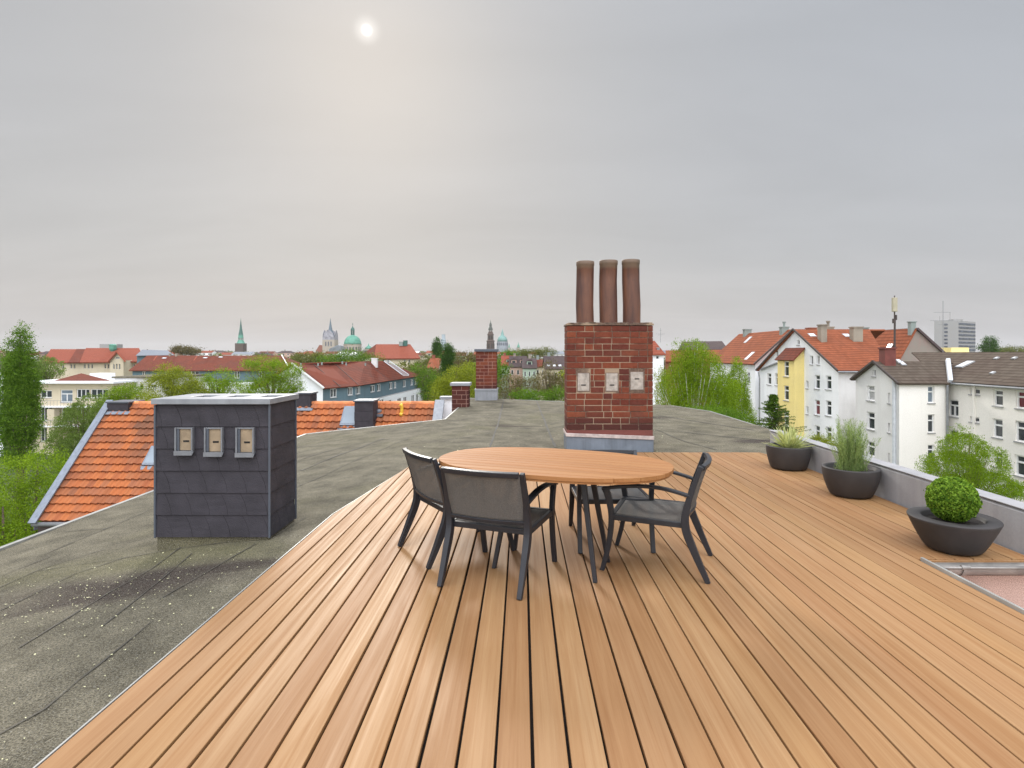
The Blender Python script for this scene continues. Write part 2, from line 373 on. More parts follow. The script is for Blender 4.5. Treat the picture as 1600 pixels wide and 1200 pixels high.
def pantile():
    t = NT('orange pantile'); s = t.node('ShaderNodeVectorMath', operation='FLOOR'); t.l.new(t.tc.outputs['UV'], s.inputs[0])
    w = t.node('ShaderNodeTexWhiteNoise', noise_dimensions='2D'); t.l.new(s.outputs[0], w.inputs[0])
    r = t.node('ShaderNodeValToRGB'); t.l.new(w.outputs[0], r.inputs[0]); e = r.color_ramp.elements
    e[0].position = 0; e[0].color = (.30, .10, .046, 1); e[1].position = 1; e[1].color = (.44, .15, .056, 1)
    for p, c in ((.3, (.40, .128, .048)), (.7, (.42, .14, .052)), (.85, (.31, .12, .062))): x = e.new(p); x.color = (*c, 1)
    v = t.map('UV', scale=(.10, .16, 1)); n = t.noise(v, 1.6, 6, .62, .8); f = t.noise(t.map('UV'), 3.5, 4)
    c = t.mix(t.rng(n, .46, .64, 0, .85), r.outputs[0], (.15, .075, .05)); c = t.mix(t.rng(f, .55, .75, 0, .45), c, (.22, .12, .07))
    t.b.inputs['Specular IOR Level'].default_value = .15; t.col(c); t.rough(.85); t.bump(f, .2, .01); return t.m
M['pantile'] = pantile()
M['glass'] = simple('dark window glass', (.035, .042, .048), .08, .3, .5, spec=.8)
M['glass_blue'] = simple('sky tinted glass', (.16, .20, .24), .12, .2, .5, spec=.8)
M['curtain'] = simple('curtained pane', (.42, .42, .42), .4, .3, 2)
M['winered'] = simple('wine red curtain', (.16, .02, .03), .3, .3, 2)
M['frame_white'] = simple('white window frame', (.80, .80, .79), .5, .05)
M['sill'] = simple('grey sill', (.33, .33, .33), .6, .1)
M['gutter'] = simple('grey gutter paint', (.23, .24, .25), .45, .15, metal=.2)
M['gutter_front'] = simple('old zinc gutter', (.30, .28, .26), .45, .3, 7, metal=.5)
M['downpipe'] = simple('pale downpipe', (.55, .57, .60), .5, .1)
M['bargeboard'] = simple('dark bargeboard', (.06, .045, .04), .7)
M['chimney_grey'] = plaster('grey green chimney', (.26, .30, .28), .3, (.2, .2, .18))
M['chimney_old'] = plaster('old chimney render', (.33, .29, .23), .8, (.12, .10, .085))
M['chimney_red'] = simple('maroon chimney', (.16, .045, .035), .8, .2, 2)
M['skylight'] = simple('bright skylight', (.75, .77, .80), .15, .05)
M['copper'] = simple('green copper', (.09, .28, .20), .6, .25, .3)
M['copper_dark'] = simple('dark green copper', (.035, .115, .09), .6, .25, .3)
M['copper_blue'] = simple('blue green copper', (.16, .30, .27), .6, .25, .3)
M['yellow_pipe'] = simple('yellow vent', (.75, .48, .05), .5, .15, 10)
M['frame_dark'] = simple('charcoal powder coat', (.020, .021, .026), .42, .15, 8, spec=.4)
def sling():
    t = NT('sling mesh fabric'); v = t.map(); n = t.noise(v, 240, 2)
    t.col(t.mix(t.rng(n, .35, .65), (.085, .080, .074), (.14, .132, .122))); t.rough(.8)
    tr = t.node('ShaderNodeBsdfTransparent'); mx = t.node('ShaderNodeMixShader'); mx.inputs[0].default_value = .17
    t.l.new(t.b.outputs[0], mx.inputs[1]); t.l.new(tr.outputs[0], mx.inputs[2]); t.l.new(mx.outputs[0], t.n['Material Output'].inputs[0]); t.bump(n, .2, .002)
    return t.m
M['sling'] = sling()
M['planter'] = simple('matt anthracite planter', (.034, .030, .029), .62, .25, 5, bump=.12, bscale=120)
M['soil'] = simple('dark soil', (.02, .015, .012), .95, .4, 30, bump=.8, bscale=70)
M['bark'] = simple('brown bark', (.12, .085, .06), .9, .4, 6, bump=.5, bscale=20)
M['birch_bark'] = simple('white birch bark', (.55, .52, .47), .8, .35, 5)
def leaf(name, c1, c2, tl=.28):
    t = NT(name); i = t.island(); n = t.noise(t.map(), .9, 3, .5)
    c = t.mix(i, tuple(x*.62 for x in c1), tuple(x*1.05 for x in c2)); c = t.mix(t.rng(n, .35, .65, 0, .45), c, tuple(x*.62 for x in c1)); c = t.mix(1.0, c, (.76, .76, .74), 'MULTIPLY')
    t.col(c); t.rough(.7); t.b.inputs['Specular IOR Level'].default_value = .15
    tr = t.node('ShaderNodeBsdfTranslucent'); t.l.new(t.mix(1.0, c, (1.5, 1.5, .8), 'MULTIPLY'), tr.inputs[0])
    mx = t.node('ShaderNodeMixShader'); mx.inputs[0].default_value = tl
    t.l.new(t.b.outputs[0], mx.inputs[1]); t.l.new(tr.outputs[0], mx.inputs[2]); t.l.new(mx.outputs[0], t.n['Material Output'].inputs[0])
    return t.m
M['lf_poplar'] = leaf('poplar leaves', (.11, .24, .018), (.24, .42, .04))
M['lf_bright'] = leaf('bright spring leaves', (.20, .36, .012), (.36, .52, .03))
M['lf_mid'] = leaf('mid green leaves', (.10, .22, .015), (.22, .38, .03))
M['lf_yellow'] = leaf('yellow green leaves', (.28, .34, .02), (.44, .50, .045))
M['lf_olive'] = leaf('olive leaves', (.14, .17, .03), (.25, .27, .06))
M['lf_brown'] = leaf('brownish budding twigs', (.15, .125, .05), (.26, .22, .09))
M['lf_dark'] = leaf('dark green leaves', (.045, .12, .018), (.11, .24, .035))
M['lf_willow'] = leaf('willow leaves', (.18, .28, .05), (.30, .42, .11))
M['lf_box'] = leaf('box leaves', (.08, .22, .012), (.36, .55, .06), .25)
M['lf_agave'] = leaf('pale variegated blades', (.62, .68, .30), (.85, .88, .52), .3)
M['lf_rosemary'] = leaf('soft needle leaves', (.26, .40, .12), (.50, .62, .26), .3)
M['petal'] = simple('fallen pale petals', (.52, .50, .30), .8, .35, 9, isl=.3)
def ground_mat():
    t = NT('city ground'); v = t.map(); a = t.noise(v, .035, 6, .65); b = t.noise(v, .4, 5, .7); f = t.noise(v, 3, 4)
    c = t.mix(t.rng(a, .42, .58), (.055, .085, .025), (.13, .12, .10)); c = t.mix(t.rng(b, .45, .7, 0, .8), c, (.04, .065, .02)); c = t.mix(t.rng(f, .4, .7, 0, .4), c, (.10, .12, .05))
    t.col(c); t.rough(.95); t.b.inputs['Specular IOR Level'].default_value = .1; return t.m
M['ground'] = ground_mat()
# ================================================================ GROUND
mb = MB(); mb.face([(-4000,-1500,-15),(4000,-1500,-15),(4000,6500,-15),(-4000,6500,-15)])
tag(mb.build('ground', M['ground']), 'green and brown city ground far below the roof', None, None, 'structure')

# ================================================================ OUR BUILDING
ROOF = -0.10
bld = empty('apartment_building', (0, 6, -15), 'flat roofed apartment building under the terrace, grey green bitumen felt roof in front', 'building')
def bpart(mb, name, mats, **k): return wparent(mb.build(name, mats, **k), bld)
plan = [(-5.2,-3),(2.87,-3),(2.87,4.18),(3.92,4.18),(3.92,8.75),(5.2,8.75),(5.2,15.9),(4.6,17.6),(-1.83,20.6),(-1.83,13.9),(-5.2,13.9)]
# walls
mb = MB()
walls = [(-5.15,-3,-.46),(2.84,-3,-.12),(2.84,4.2,-.12),(3.9,4.2,-.12),(3.9,8.8,-.12),(5.15,8.8,-.12),(5.15,15.9,-.12),(4.55,17.5,-.12),(-1.80,20.5,-.12),(-1.80,13.85,-.12),(-5.15,13.85,-.46)]
for i in range(len(walls)):
    a, b = walls[i], walls[(i+1) % len(walls)]
    mb.face([(a[0],a[1],-15),(b[0],b[1],-15),(b[0],b[1],b[2]),(a[0],a[1],a[2])])
bpart(mb, 'wall', M['pebble'])
# roof felt: gently undulating height field with thickness at the rim
def roof_z(x, y):
    z = ROOF
    if x < -1.9: z -= (-1.9-x)*.106
    z += .012*math.sin(x*1.7+y*.6)*math.sin(y*.9) + .006*math.sin(x*5+y*3.1)
    return z
mb = MB()
def sheet(x0, x1, y0, y1f, nx, ny):
    vs_ = []; 
    for j in range(ny+1):
        for i in range(nx+1):
            x = x0+(x1-x0)*i/nx; ye = y1f(x); y = y0+(ye-y0)*j/ny; vs_.append((x, y, roof_z(x, y)))
    mb.mesh(vs_, [(j*(nx+1)+i, j*(nx+1)+i+1, (j+1)*(nx+1)+i+1, (j+1)*(nx+1)+i) for j in range(ny) for i in range(nx)])
sheet(-5.2, -1.9, -3, lambda x: 13.9, 26, 120)
sheet(-1.9, 2.87, -3, lambda x: 8.0, 20, 60)
far = lambda x: 20.6+(x+1.83)*(17.6-20.6)/(4.6+1.83) if x < 4.6 else 17.6-(x-4.6)*2.8
sheet(-1.9, 2.87, 8.0, far, 24, 70)
sheet(2.87, 3.92, 4.18, far, 8, 60)
sheet(3.92, 5.2, 8.75, far, 8, 40)
bpart(mb, 'roof', M['bitumen'], smooth=True)
# metal edging round the felt
def edging(pts, w=.05, h=.06, mat='trim', name='edge_trim', dz=.012):
    m = MB()
    for a, b in zip(pts[:-1], pts[1:]):
        d = (Vector(b)-Vector(a)); n = max(1, int(d.length/1.2))
        for k in range(n):
            p = Vector(a)+d*k/n; q = Vector(a)+d*(k+1)/n-d.normalized()*.006
            m.sweep([p+Vector((0,0,dz-h/2)), q+Vector((0,0,dz-h/2))], d.cross(Vector((0,0,1))), w, h)
    return bpart(m, name, M[mat])
edging([(-5.2,-3,-.45),(-5.2,13.9,-.45),(-1.86,13.9,-.10)], mat='trim')
edging([(-1.86,13.93,-.10),(-1.86,20.6,-.10),(4.6,17.6,-.10),(5.2,15.9,-.10),(5.2,8.8,-.10)], w=.035, h=.05, dz=.006)
# felt seams: irregular dark bitumen lines pressed into the surface
def seam(pts, w=.0055, jit=.003):
    m = MB(); rr = random.Random(sum(int(p[0]*97+p[1]*31) for p in pts)); path = []
    for a, b in zip(pts[:-1], pts[1:]):
        n = max(2, int(math.hypot(b[0]-a[0], b[1]-a[1])/.12))
        for k in range(n): path.append((a[0]+(b[0]-a[0])*k/n+rr.uniform(-jit, jit), a[1]+(b[1]-a[1])*k/n+rr.uniform(-jit, jit)))
    path.append(pts[-1]); L = []
    for k, p in enumerate(path):
        q = path[min(k+1, len(path)-1)]; o = path[max(k-1, 0)]
        d = Vector((q[0]-o[0], q[1]-o[1])).normalized(); ww = w*rr.uniform(.45, 1.3)
        L.append(((p[0]-d.y*ww, p[1]+d.x*ww), (p[0]+d.y*ww, p[1]-d.x*ww)))
    for (a, b), (c, d) in zip(L[:-1], L[1:]):
        m.face([(*a, roof_z(*a)+.006), (*b, roof_z(*b)+.006), (*d, roof_z(*d)+.006), (*c, roof_z(*c)+.006)])
    return bpart(m, 'felt_seam', M['seam'])
def rp(px, py, z=-.2): Y = FPX*(EYE-z)/(py-CY); return ((px-CX)*Y/FPX, Y)
seam([rp(0,890), rp(60,866), rp(165,840)]); seam([rp(0,1170), rp(70,1130), rp(120,1083), rp(180,1035), rp(240,985)]); seam([rp(60,868), rp(250,858), rp(335,857), rp(430,850), rp(478,822)])
seam([rp(0,960,-.3), rp(120,900,-.3), rp(200,868,-.25)]); seam([rp(30,1040,-.3), rp(170,935,-.25), rp(235,890), rp(300,852,-.25)]); seam([rp(335,842), rp(335,857)])
seam([rp(160,985), rp(260,905), rp(300,870)]); seam([rp(100,828,-.4), rp(166,823,-.35)]); seam([rp(250,960,-.25), rp(330,905,-.2), rp(400,862,-.2)])
seam([rp(70,862,-.35), rp(166,823,-.35), rp(232,795,-.35)]); seam([rp(0,905,-.4), rp(80,868,-.35)]); seam([rp(462,762), rp(640,690)], w=.008)
seam([rp(470,735,-.25), rp(600,690,-.25)], w=.02); seam([rp(462,720,-.3), rp(560,697,-.3)], w=.012)
seam([rp(787,626,-.1), rp(779,660,-.1), rp(765,700,-.1)], w=.022); seam([rp(838,626,-.1), rp(850,655,-.1), rp(868,700,-.1)], w=.022)
seam([rp(735,652,-.1), rp(778,651,-.1)], w=.012); seam([rp(1025,672,-.1), rp(1070,690,-.1), rp(1120,703,-.1)], w=.012); seam([rp(1030,650,-.1), rp(1180,672,-.1)], w=.016)
seam([rp(1060,675,-.1), rp(1200,688,-.1)], w=.02); seam([rp(690,690,-.1), rp(880,660,-.1)], w=.008)
# deck skirting flashing strip left of the terrace
m = MB(); m.sweep([(-1.772,-2,-.035),(-1.772,5.4,-.035),(-1.495,7.62,-.035)], (1,0,0), .008, .06); bpart(m, 'edge_trim', M['trim'])

# fallen petals on the felt: too many to count
mb = MB(); rr = random.Random(3)
def petal(x, y, s):
    z = roof_z(x, y)+.008; a = rr.uniform(0, PI)
    pts = []
    for k in range(5):
        w = a+2*PI*k/5; pts.append((x+s*math.cos(w)*rr.uniform(.6,1.3), y+s*math.sin(w)*rr.uniform(.5,1), z+rr.uniform(0,.006)))
    mb.face(pts)
for k in range(520):
    if rr.random() < .6: cx_, cy_ = rr.gauss(-2.9, .45), rr.gauss(4.0, .42)
    else: cx_, cy_ = rr.uniform(-4.6,-1.9), rr.uniform(1.9, 4.9)
    if cx_ > -1.85 or cx_ < -5.1 or (cy_ > 4.95 and cx_ > -3.3): continue
    petal(cx_, cy_, rr.choice((.003,.004,.004,.005,.006)) * (1.6 if rr.random() < .1 else 1))
for k in range(240): petal(rr.uniform(-1.7, 3.5), rr.uniform(8.9, 16), rr.uniform(.006,.014))
tag(mb.build('fallen_petals', M['petal']), 'pale yellow petals scattered over the dark bitumen felt', None, None, 'stuff')

# ================================================================ DECK
deck = empty('wooden_deck', (0, 4, 0), 'honey coloured hardwood terrace deck of long boards running away from the viewer', 'deck')
def clip(poly, x0, x1):
    def cut(poly, keep, xc):
        out_ = []
        for i in range(len(poly)):
            a, b = poly[i], poly[(i+1) % len(poly)]
            if keep(a[0]): out_.append(a)
            if keep(a[0]) != keep(b[0]):
                t = (xc-a[0])/(b[0]-a[0]); out_.append((xc, a[1]+t*(b[1]-a[1])))
        return out_
    poly = cut(poly, lambda x: x >= x0, x0)
    return cut(poly, lambda x: x <= x1, x1) if poly else poly
poly_left = [(-1.76,-2.5),(2.885,-2.5),(2.885,8.72),(-.85,8.72),(-1.48,7.75),(-1.755,5.4)]
poly_right = [(2.885,4.2),(3.74,4.2),(3.74,8.15),(3.6,8.72),(2.885,8.72)]
mb = MB(); rr = random.Random(21); pitch = .1385; x = -1.76; zt = 0.0; k = 0
def plank(poly):
    if len(poly) < 3: return
    ins = .0
    mb.slab([(p[0], p[1], zt-.026) for p in poly], (0, 0, .026))
while x < 3.74:
    gap = rr.uniform(.009, .0155) if x < .6 else rr.uniform(.006, .010)
    xa, xb = x+gap/2, x+pitch-gap/2
    base = poly_left if xb < 2.9 else poly_right
    if xb > 2.885 and xa < 2.885: base = poly_left; xb = min(xb, 2.882)
    pl = clip(base, xa, min(xb, 3.738))
    if len(pl) >= 3:
        ys = [p[1] for p in pl]; y0, y1 = min(ys), max(ys)
        joints = []
        if x > 1.2 and rr.random() < .3:
            joints = [rr.uniform(2.2, 7.4)]
            if x > 1.6 and rr.random() < .4: joints.append(joints[0]+rr.uniform(1.6, 2.6) if joints[0] < 5 else joints[0]-2.2)
        cuts = [y0-1]+sorted(j for j in joints if y0+.5 < j < y1-.4)+[y1+1]
        for a, b in zip(cuts[:-1], cuts[1:]):
            sub = [(p[1], p[0]) for p in pl]; sub = clip(sub, a+.0015, b-.0015); sub = [(p[1], p[0]) for p in sub]
            zt = rr.uniform(-.0012, .0012); plank(sub)
    x = 2.885-.002 if (x < 2.88 and x+pitch > 2.89) else x+pitch; k += 1
pk = wparent(mb.build('planks', M['deck'], bevel=.003, seg=2), deck)
mb = MB()
mb.prism([(-1.74,-2.5),(2.87,-2.5),(2.87,8.70),(-.86,8.70),(-1.47,7.73),(-1.735,5.4)], -.085, -.05)
mb.prism([(2.874,4.22),(3.72,4.22),(3.72,8.6),(2.874,8.6)], -.085, -.05)
wparent(mb.build('substructure', M['subdeck']), deck)
mb = MB(); mb.box(2.905, 3.74, 4.176, 4.192, -.085, -.003); wparent(mb.build('fascia', M['deck'], bevel=.002), deck)
mb = MB()
mb.sweep([(2.895,-2.5,-.02),(2.895,4.17,-.02)], (1,0,0), .018, .09)
wparent(mb.build('edge_trim', M['trim'], bevel=.003), deck)

# ================================================================ PARAPET WALL ON THE RIGHT
par = empty('parapet_wall', (3.84, 6, 0), 'low grey rendered parapet wall behind the three planters', 'wall')
mb = MB(); prof = [(3.76,-.10),(3.76,.30),(3.775,.325),(3.895,.325),(3.91,.30),(3.91,-.10)]
mb.slab([(p[0], 4.19, p[1]) for p in prof], (0, 4.53, 0)); 
# the wall stands on the notch of the building in front
mb2 = MB(); mb2.box(3.78, 3.90, 4.1855, 8.7, -.3, -.101)
wparent(mb.build('wall', M['parapet'], bevel=.006), par)
wparent(mb2.build('wall_base', M['parapet']), par)
mb = MB(); mb.box(2.86, 6.5, -3, 4.19, -1.35, -1.2); bpart(mb, 'bounce_slab', M['pebble'])  # added slab, out of view, bounces light onto the wall below the gutter
mb = MB(); yy = 4.185
while yy < 8.7:
    mb.box(3.752, 3.918, yy, min(yy+1.5, 8.74), .328, .338); yy += 1.503
wparent(mb.build('coping', M['parapet'], bevel=.004), par)

# ================================================================ GUTTER
gut = empty('rain_gutter', (3.4, 4.1, -.05), 'old half round metal gutter below the rightmost planter', 'gutter')
mb = MB(); n = 14; r = .062
outer = [(4.112-r*math.cos(PI*i/n), -.016-r*math.sin(PI*i/n)) for i in range(n+1)]
inner = [(4.112-(r-.004)*math.cos(PI*i/n), -.016-(r-.004)*math.sin(PI*i/n)) for i in range(n, -1, -1)]
mb.slab([(2.91, a, b) for a, b in outer+inner], (.85, 0, 0))
wparent(mb.build('trough', M['gutter_front'], smooth=False), gut)
mb = MB(); mb.tube([(2.90, 4.052, -.010), (3.76, 4.052, -.010)], .0105, 10); wparent(mb.build('rim_bead', M['gutter_front'], smooth=True), gut)
mb = MB(); mb.sweep([(3.12, 4.112-(r+.006)*math.cos(a), -.014-(r+.006)*math.sin(a)) for a in [PI*i/12 for i in range(-1, 13)]], (1,0,0), .03, .006)
mb.tube([(3.09,4.050,-.006),(3.15,4.050,-.006)], .016, 10)
wparent(mb.build('bracket', M['gutter_front']), gut)

# ================================================================ CHIMNEYS ON OUR ROOF
def brickwork(mb, x0, x1, y0, y1, z0, z1, course, blen, rr, mort=.011, doors=(), recess=.006):
    """bricks (slot 0) round a mortar core (slot 1)"""
    mb.m = 1; mb.box(x0+recess, x1-recess, y0+recess, y1-recess, z0, z1-.004)
    mb.m = 0; n = round((z1-z0)/course); c = (z1-z0)/n; d = .1
    for k in range(n):
        za, zb = z0+k*c+mort/2, z0+(k+1)*c-mort/2
        mm = mort/2
        def run(a0, a1, off):
            cuts = [a0]; a = a0+off
            while a < a1-.05:
                if a > a0+.05: cuts.append(a)
                a += blen*(.5 if rr.random() < .33 else 1)
            cuts.append(a1); return list(zip(cuts[:-1], cuts[1:]))
        off = blen*(.5 if k % 2 else 1)*rr.uniform(.92, 1.05)
        for a, b in run(x0, x1, off):
            j = rr.uniform(-.003, .003)
            for side in (0, 1):
                if side == 0:
                    hit = False
                    for (dx0, dx1, dz0, dz1) in doors:
                        if zb > dz0 and za < dz1:
                            if a >= dx0 and b <= dx1: hit = True
                            elif a < dx0 < b and b <= dx1: b2 = dx0; 
                    if hit: continue
                    aa, bb = a, b
                    segs = [(aa, bb)]
                    for (dx0, dx1, dz0, dz1) in doors:
                        if zb > dz0 and za < dz1:
                            ns = []
                            for s0, s1 in segs:
                                if s1 <= dx0 or s0 >= dx1: ns.append((s0, s1))
                                else:
                                    if s0 < dx0-.02: ns.append((s0, dx0))
                                    if s1 > dx1+.02: ns.append((dx1, s1))
                            segs = ns
                    for s0, s1 in segs:
                        sx0 = s0 if abs(s0-x0) < 1e-6 else s0+mm; sx1 = s1 if abs(s1-x1) < 1e-6 else s1-mm
                        mb.box(sx0, sx1, y0+j, y0+d, za, zb)
                else:
                    sx0 = a if abs(a-x0) < 1e-6 else a+mm; sx1 = b if abs(b-x1) < 1e-6 else b-mm
                    mb.box(sx0, sx1, y1-d, y1-j, za, zb)
        for a, b in run(y0+d+mort, y1-d-mort, off*.6):
            if b-a < .03: continue
            j = rr.uniform(-.003, .003); mb.box(x0+j, x0+d, a+mm, b-mm, za, zb); mb.box(x1-d, x1-j, a+mm, b-mm, za, zb)
# --- main brick chimney
CXA, CXB, CYA, CYB, CZB, CZT = .733, 2.12, 9.3, 9.86, .26, 1.95
ch = empty('brick_chimney', ((CXA+CXB)/2, (CYA+CYB)/2, ROOF), 'large red brick chimney behind the table with three clay flues and three soot doors', 'chimney')
px2x = lambda px: (px-CX)*CYA/FPX
py2z = lambda py: EYE-(py-CY)*CYA/FPX
doors = [(px2x(a)-.01, px2x(b)+.01, py2z(d)-.012, py2z(c)+.012) for a, b, c, d in ((902,921.5,583,611.5),(946.5,966,583,611.5),(984.5,1006,581,609.5))]
rr = random.Random(5); mb = MB()
brickwork(mb, CXA, CXB, CYA, CYB, CZB, CZT, .0985, .29, rr, .012, doors)
wparent(mb.build('brickwork', [M['brick'], M['mortar']], bevel=.004, seg=1), ch)
mb = MB(); mb.box(CXA-.012, CXB+.012, CYA-.012, CYB+.012, CZT+.002, CZT+.03); 
for k in range(30):
    a = rr.uniform(CXA, CXB-.1); mb.box(a, a+rr.uniform(.03,.12), CYA-.004, CYA+.25, CZT+.029, CZT+.03+rr.uniform(.006,.025))
wparent(mb.build('crown_mortar', M['mortar'], bevel=.006), ch)
for i, (dx0, dx1, dz0, dz1) in enumerate(doors):
    mb = MB(); a, b, c, d = dx0+.018, dx1-.018, dz0+.018, dz1-.018
    mb.box(a, b, CYA-.002, CYA+.05, c, d)
    dr = wparent(mb.build('soot_door', M['concrete_door'], bevel=.006), ch)
    mb = MB(); zc_ = c+(d-c)*(.62 if i == 2 else .34); xm = (a+b)/2; mb.box(xm-.038, xm+.038, CYA-.006, CYA+.0, zc_-.009, zc_+.009)
    h = wparent(mb.build('grip_slot', M['black'], bevel=.003), ch); h.parent = dr; h.matrix_parent_inverse = Matrix.Translation(-ch.location)@Matrix.Identity(4)
    h.matrix_parent_inverse = (Matrix.Translation(Vector((0,0,0))))
    mb = MB(); t_ = .012
    for q in ((dx0+.004, a-.001, dz0+.004, dz1-.004), (b+.001, dx1-.004, dz0+.004, dz1-.004), (a, b, dz0+.004, c-.001), (a, b, d+.001, dz1-.004)): mb.box(q[0], q[1], CYA+.004, CYA+.05, q[2], q[3])
    wparent(mb.build('door_surround', M['door_rim'], bevel=.002), ch)
mb = MB()
mb.slab([(CXA-.01, CYA-.012, .155), (CXB+.01, CYA-.012, .10), (CXB+.01, CYA-.012, -.11), (CXA-.01, CYA-.012, -.11)], (0, .58, 0))
wparent(mb.build('flashing', M['zinc'], bevel=.006), ch)
mb = MB(); mb.slab([(CXA-.02, CYA-.03, .215), (CXB+.015, CYA-.03, .165), (CXB+.015, CYA-.03, .105), (CXA-.02, CYA-.03, .16)], (0, .02, 0))
mb.slab([(CXA-.02, CYA-.008, .215), (CXA-.02, CYB+.01, .215), (CXA-.02, CYB+.01, .16), (CXA-.02, CYA-.008, .16)], (.012, 0, 0))
wparent(mb.build('ledge_strip', M['ledge'], bevel=.004), ch)
mb = MB(); mb.box(CXA+.001, CXB-.001, CYA+.001, CYB-.001, .0, CZB); wparent(mb.build('brick_base', M['chimney_red']), ch)
for px, lean, tw in ((914, 0.0, 1.0), (950.5, .0, 1.02), (987, -.012, 1.0)):
    xc = (px-CX)*9.55/FPX; zt_ = {914: 3.02, 950.5: 3.035, 987: 3.045}[px]; r = .145
    mb = MB(); prof = [(r*.98, 1.96), (r, 2.0), (r*1.005, 2.3), (r*.995, 2.7), (r*.99, zt_-.075), (r*1.025, zt_-.068), (r*1.035, zt_-.04), (r*1.025, zt_-.008), (r*1.0, zt_), (r*.86, zt_), (r*.84, zt_-.02), (r*.84, zt_-.5)]
    v0 = len(mb.v); mb.lathe(prof, (0,0,0), 40, caps=False)
    mb.v = [(xc+p[0]*tw+lean*(p[2]-2.0)+.006*math.sin(p[2]*6+px), 9.56+p[1]*tw, p[2]) for p in mb.v]
    lab = {914: 'left clay flue pipe, evenly dark red', 950.5: 'middle clay flue pipe with a mossy greenish rim', 987: 'right clay flue pipe, slightly leaning with an orange side'}[px]
    wparent(mb.build('flue_pipe', M['clay'], smooth=True, label=lab), ch)

# --- two smaller brick chimneys behind
def small_chimney(x0, x1, y0, y1, z0, z1, cap, label, base=None, course=.12):
    e = empty('brick_chimney', ((x0+x1)/2, (y0+y1)/2, z0), label, 'chimney', 'brick chimneys on the flat roof')
    mb = MB(); brickwork(mb, x0, x1, y0, y1, z0 if not base else base, z1, course, .28, random.Random(9), .014)
    wparent(mb.build('brickwork', [M['brick_plain'], M['mortar_pale']]), e)
    mb = MB(); mb.box(x0-.05, x1+.05, y0-.05, y1+.05, z1, z1+.09); wparent(mb.build('cap', M[cap], bevel=.01), e)
    if base:
        mb = MB(); mb.slab([(x0-.03,y0-.03,z0-.05),(x1+.03,y0-.03,z0-.05),(x1+.03,y0-.03,base-.07),(x0-.03,y0-.03,base-.07)], (0, y1-y0+.06, 0))
        mb.box(x0-.04, x1+.04, y0-.045, y1+.045, base-.07, base)
        wparent(mb.build('flashing', M['zinc_light'], bevel=.01), e)
    return e
tb = brick_mat(); tb.name = 'plain fired brick'
for l in list(tb.node_tree.links):
    if l.to_node.type == 'MIX' and l.to_socket == l.to_node.inputs[0] and l.from_node.type == 'MAP_RANGE' and abs(l.from_node.inputs[1].default_value-.30) < 1e-4: tb.node_tree.links.remove(l); 
for n_ in tb.node_tree.nodes:
    if n_.type == 'MIX' and not n_.inputs[0].is_linked and tuple(round(v,3) for v in n_.inputs[7].default_value[:3]) == (.055,.022,.02): n_.inputs[0].default_value = 0
M['brick_plain'] = tb
M['mortar_pale'] = simple('reddish mortar', (.33, .19, .15), .9, .3, 3)
small_chimney((743.5-CX)*19.6/FPX, (783-CX)*19.6/FPX-.16, 19.6, 20.3, ROOF-.02, EYE-(549.5-CY)*19.6/FPX, 'slate_edge', 'tall narrow brick chimney at the far left corner of the flat roof', base=.29)
small_chimney((706-CX)*17/FPX, (732-CX)*17/FPX-.0, 17, 17.5, -2.5, EYE-(603-CY)*17/FPX, 'zinc_light', 'short brick chimney standing just below the left edge of the flat roof', course=.13)

# --- slate clad chimney on the left
SY, SYB, SX0, SX1 = 5.04, 5.60, -3.19, -2.212
zb_, zt_ = EYE-(839-CY)*SY/FPX, EYE-(632-CY)*SY/FPX
sc = empty('slate_chimney', ((SX0+SX1)/2, (SY+SYB)/2, -.25), 'dark slate clad chimney with three beige soot doors left of the deck', 'chimney')
mb = MB(); mb.box(SX0+.02, SX1-.02, SY+.02, SYB-.02, -.32, zt_); wparent(mb.build('core', M['bitumen']), sc)
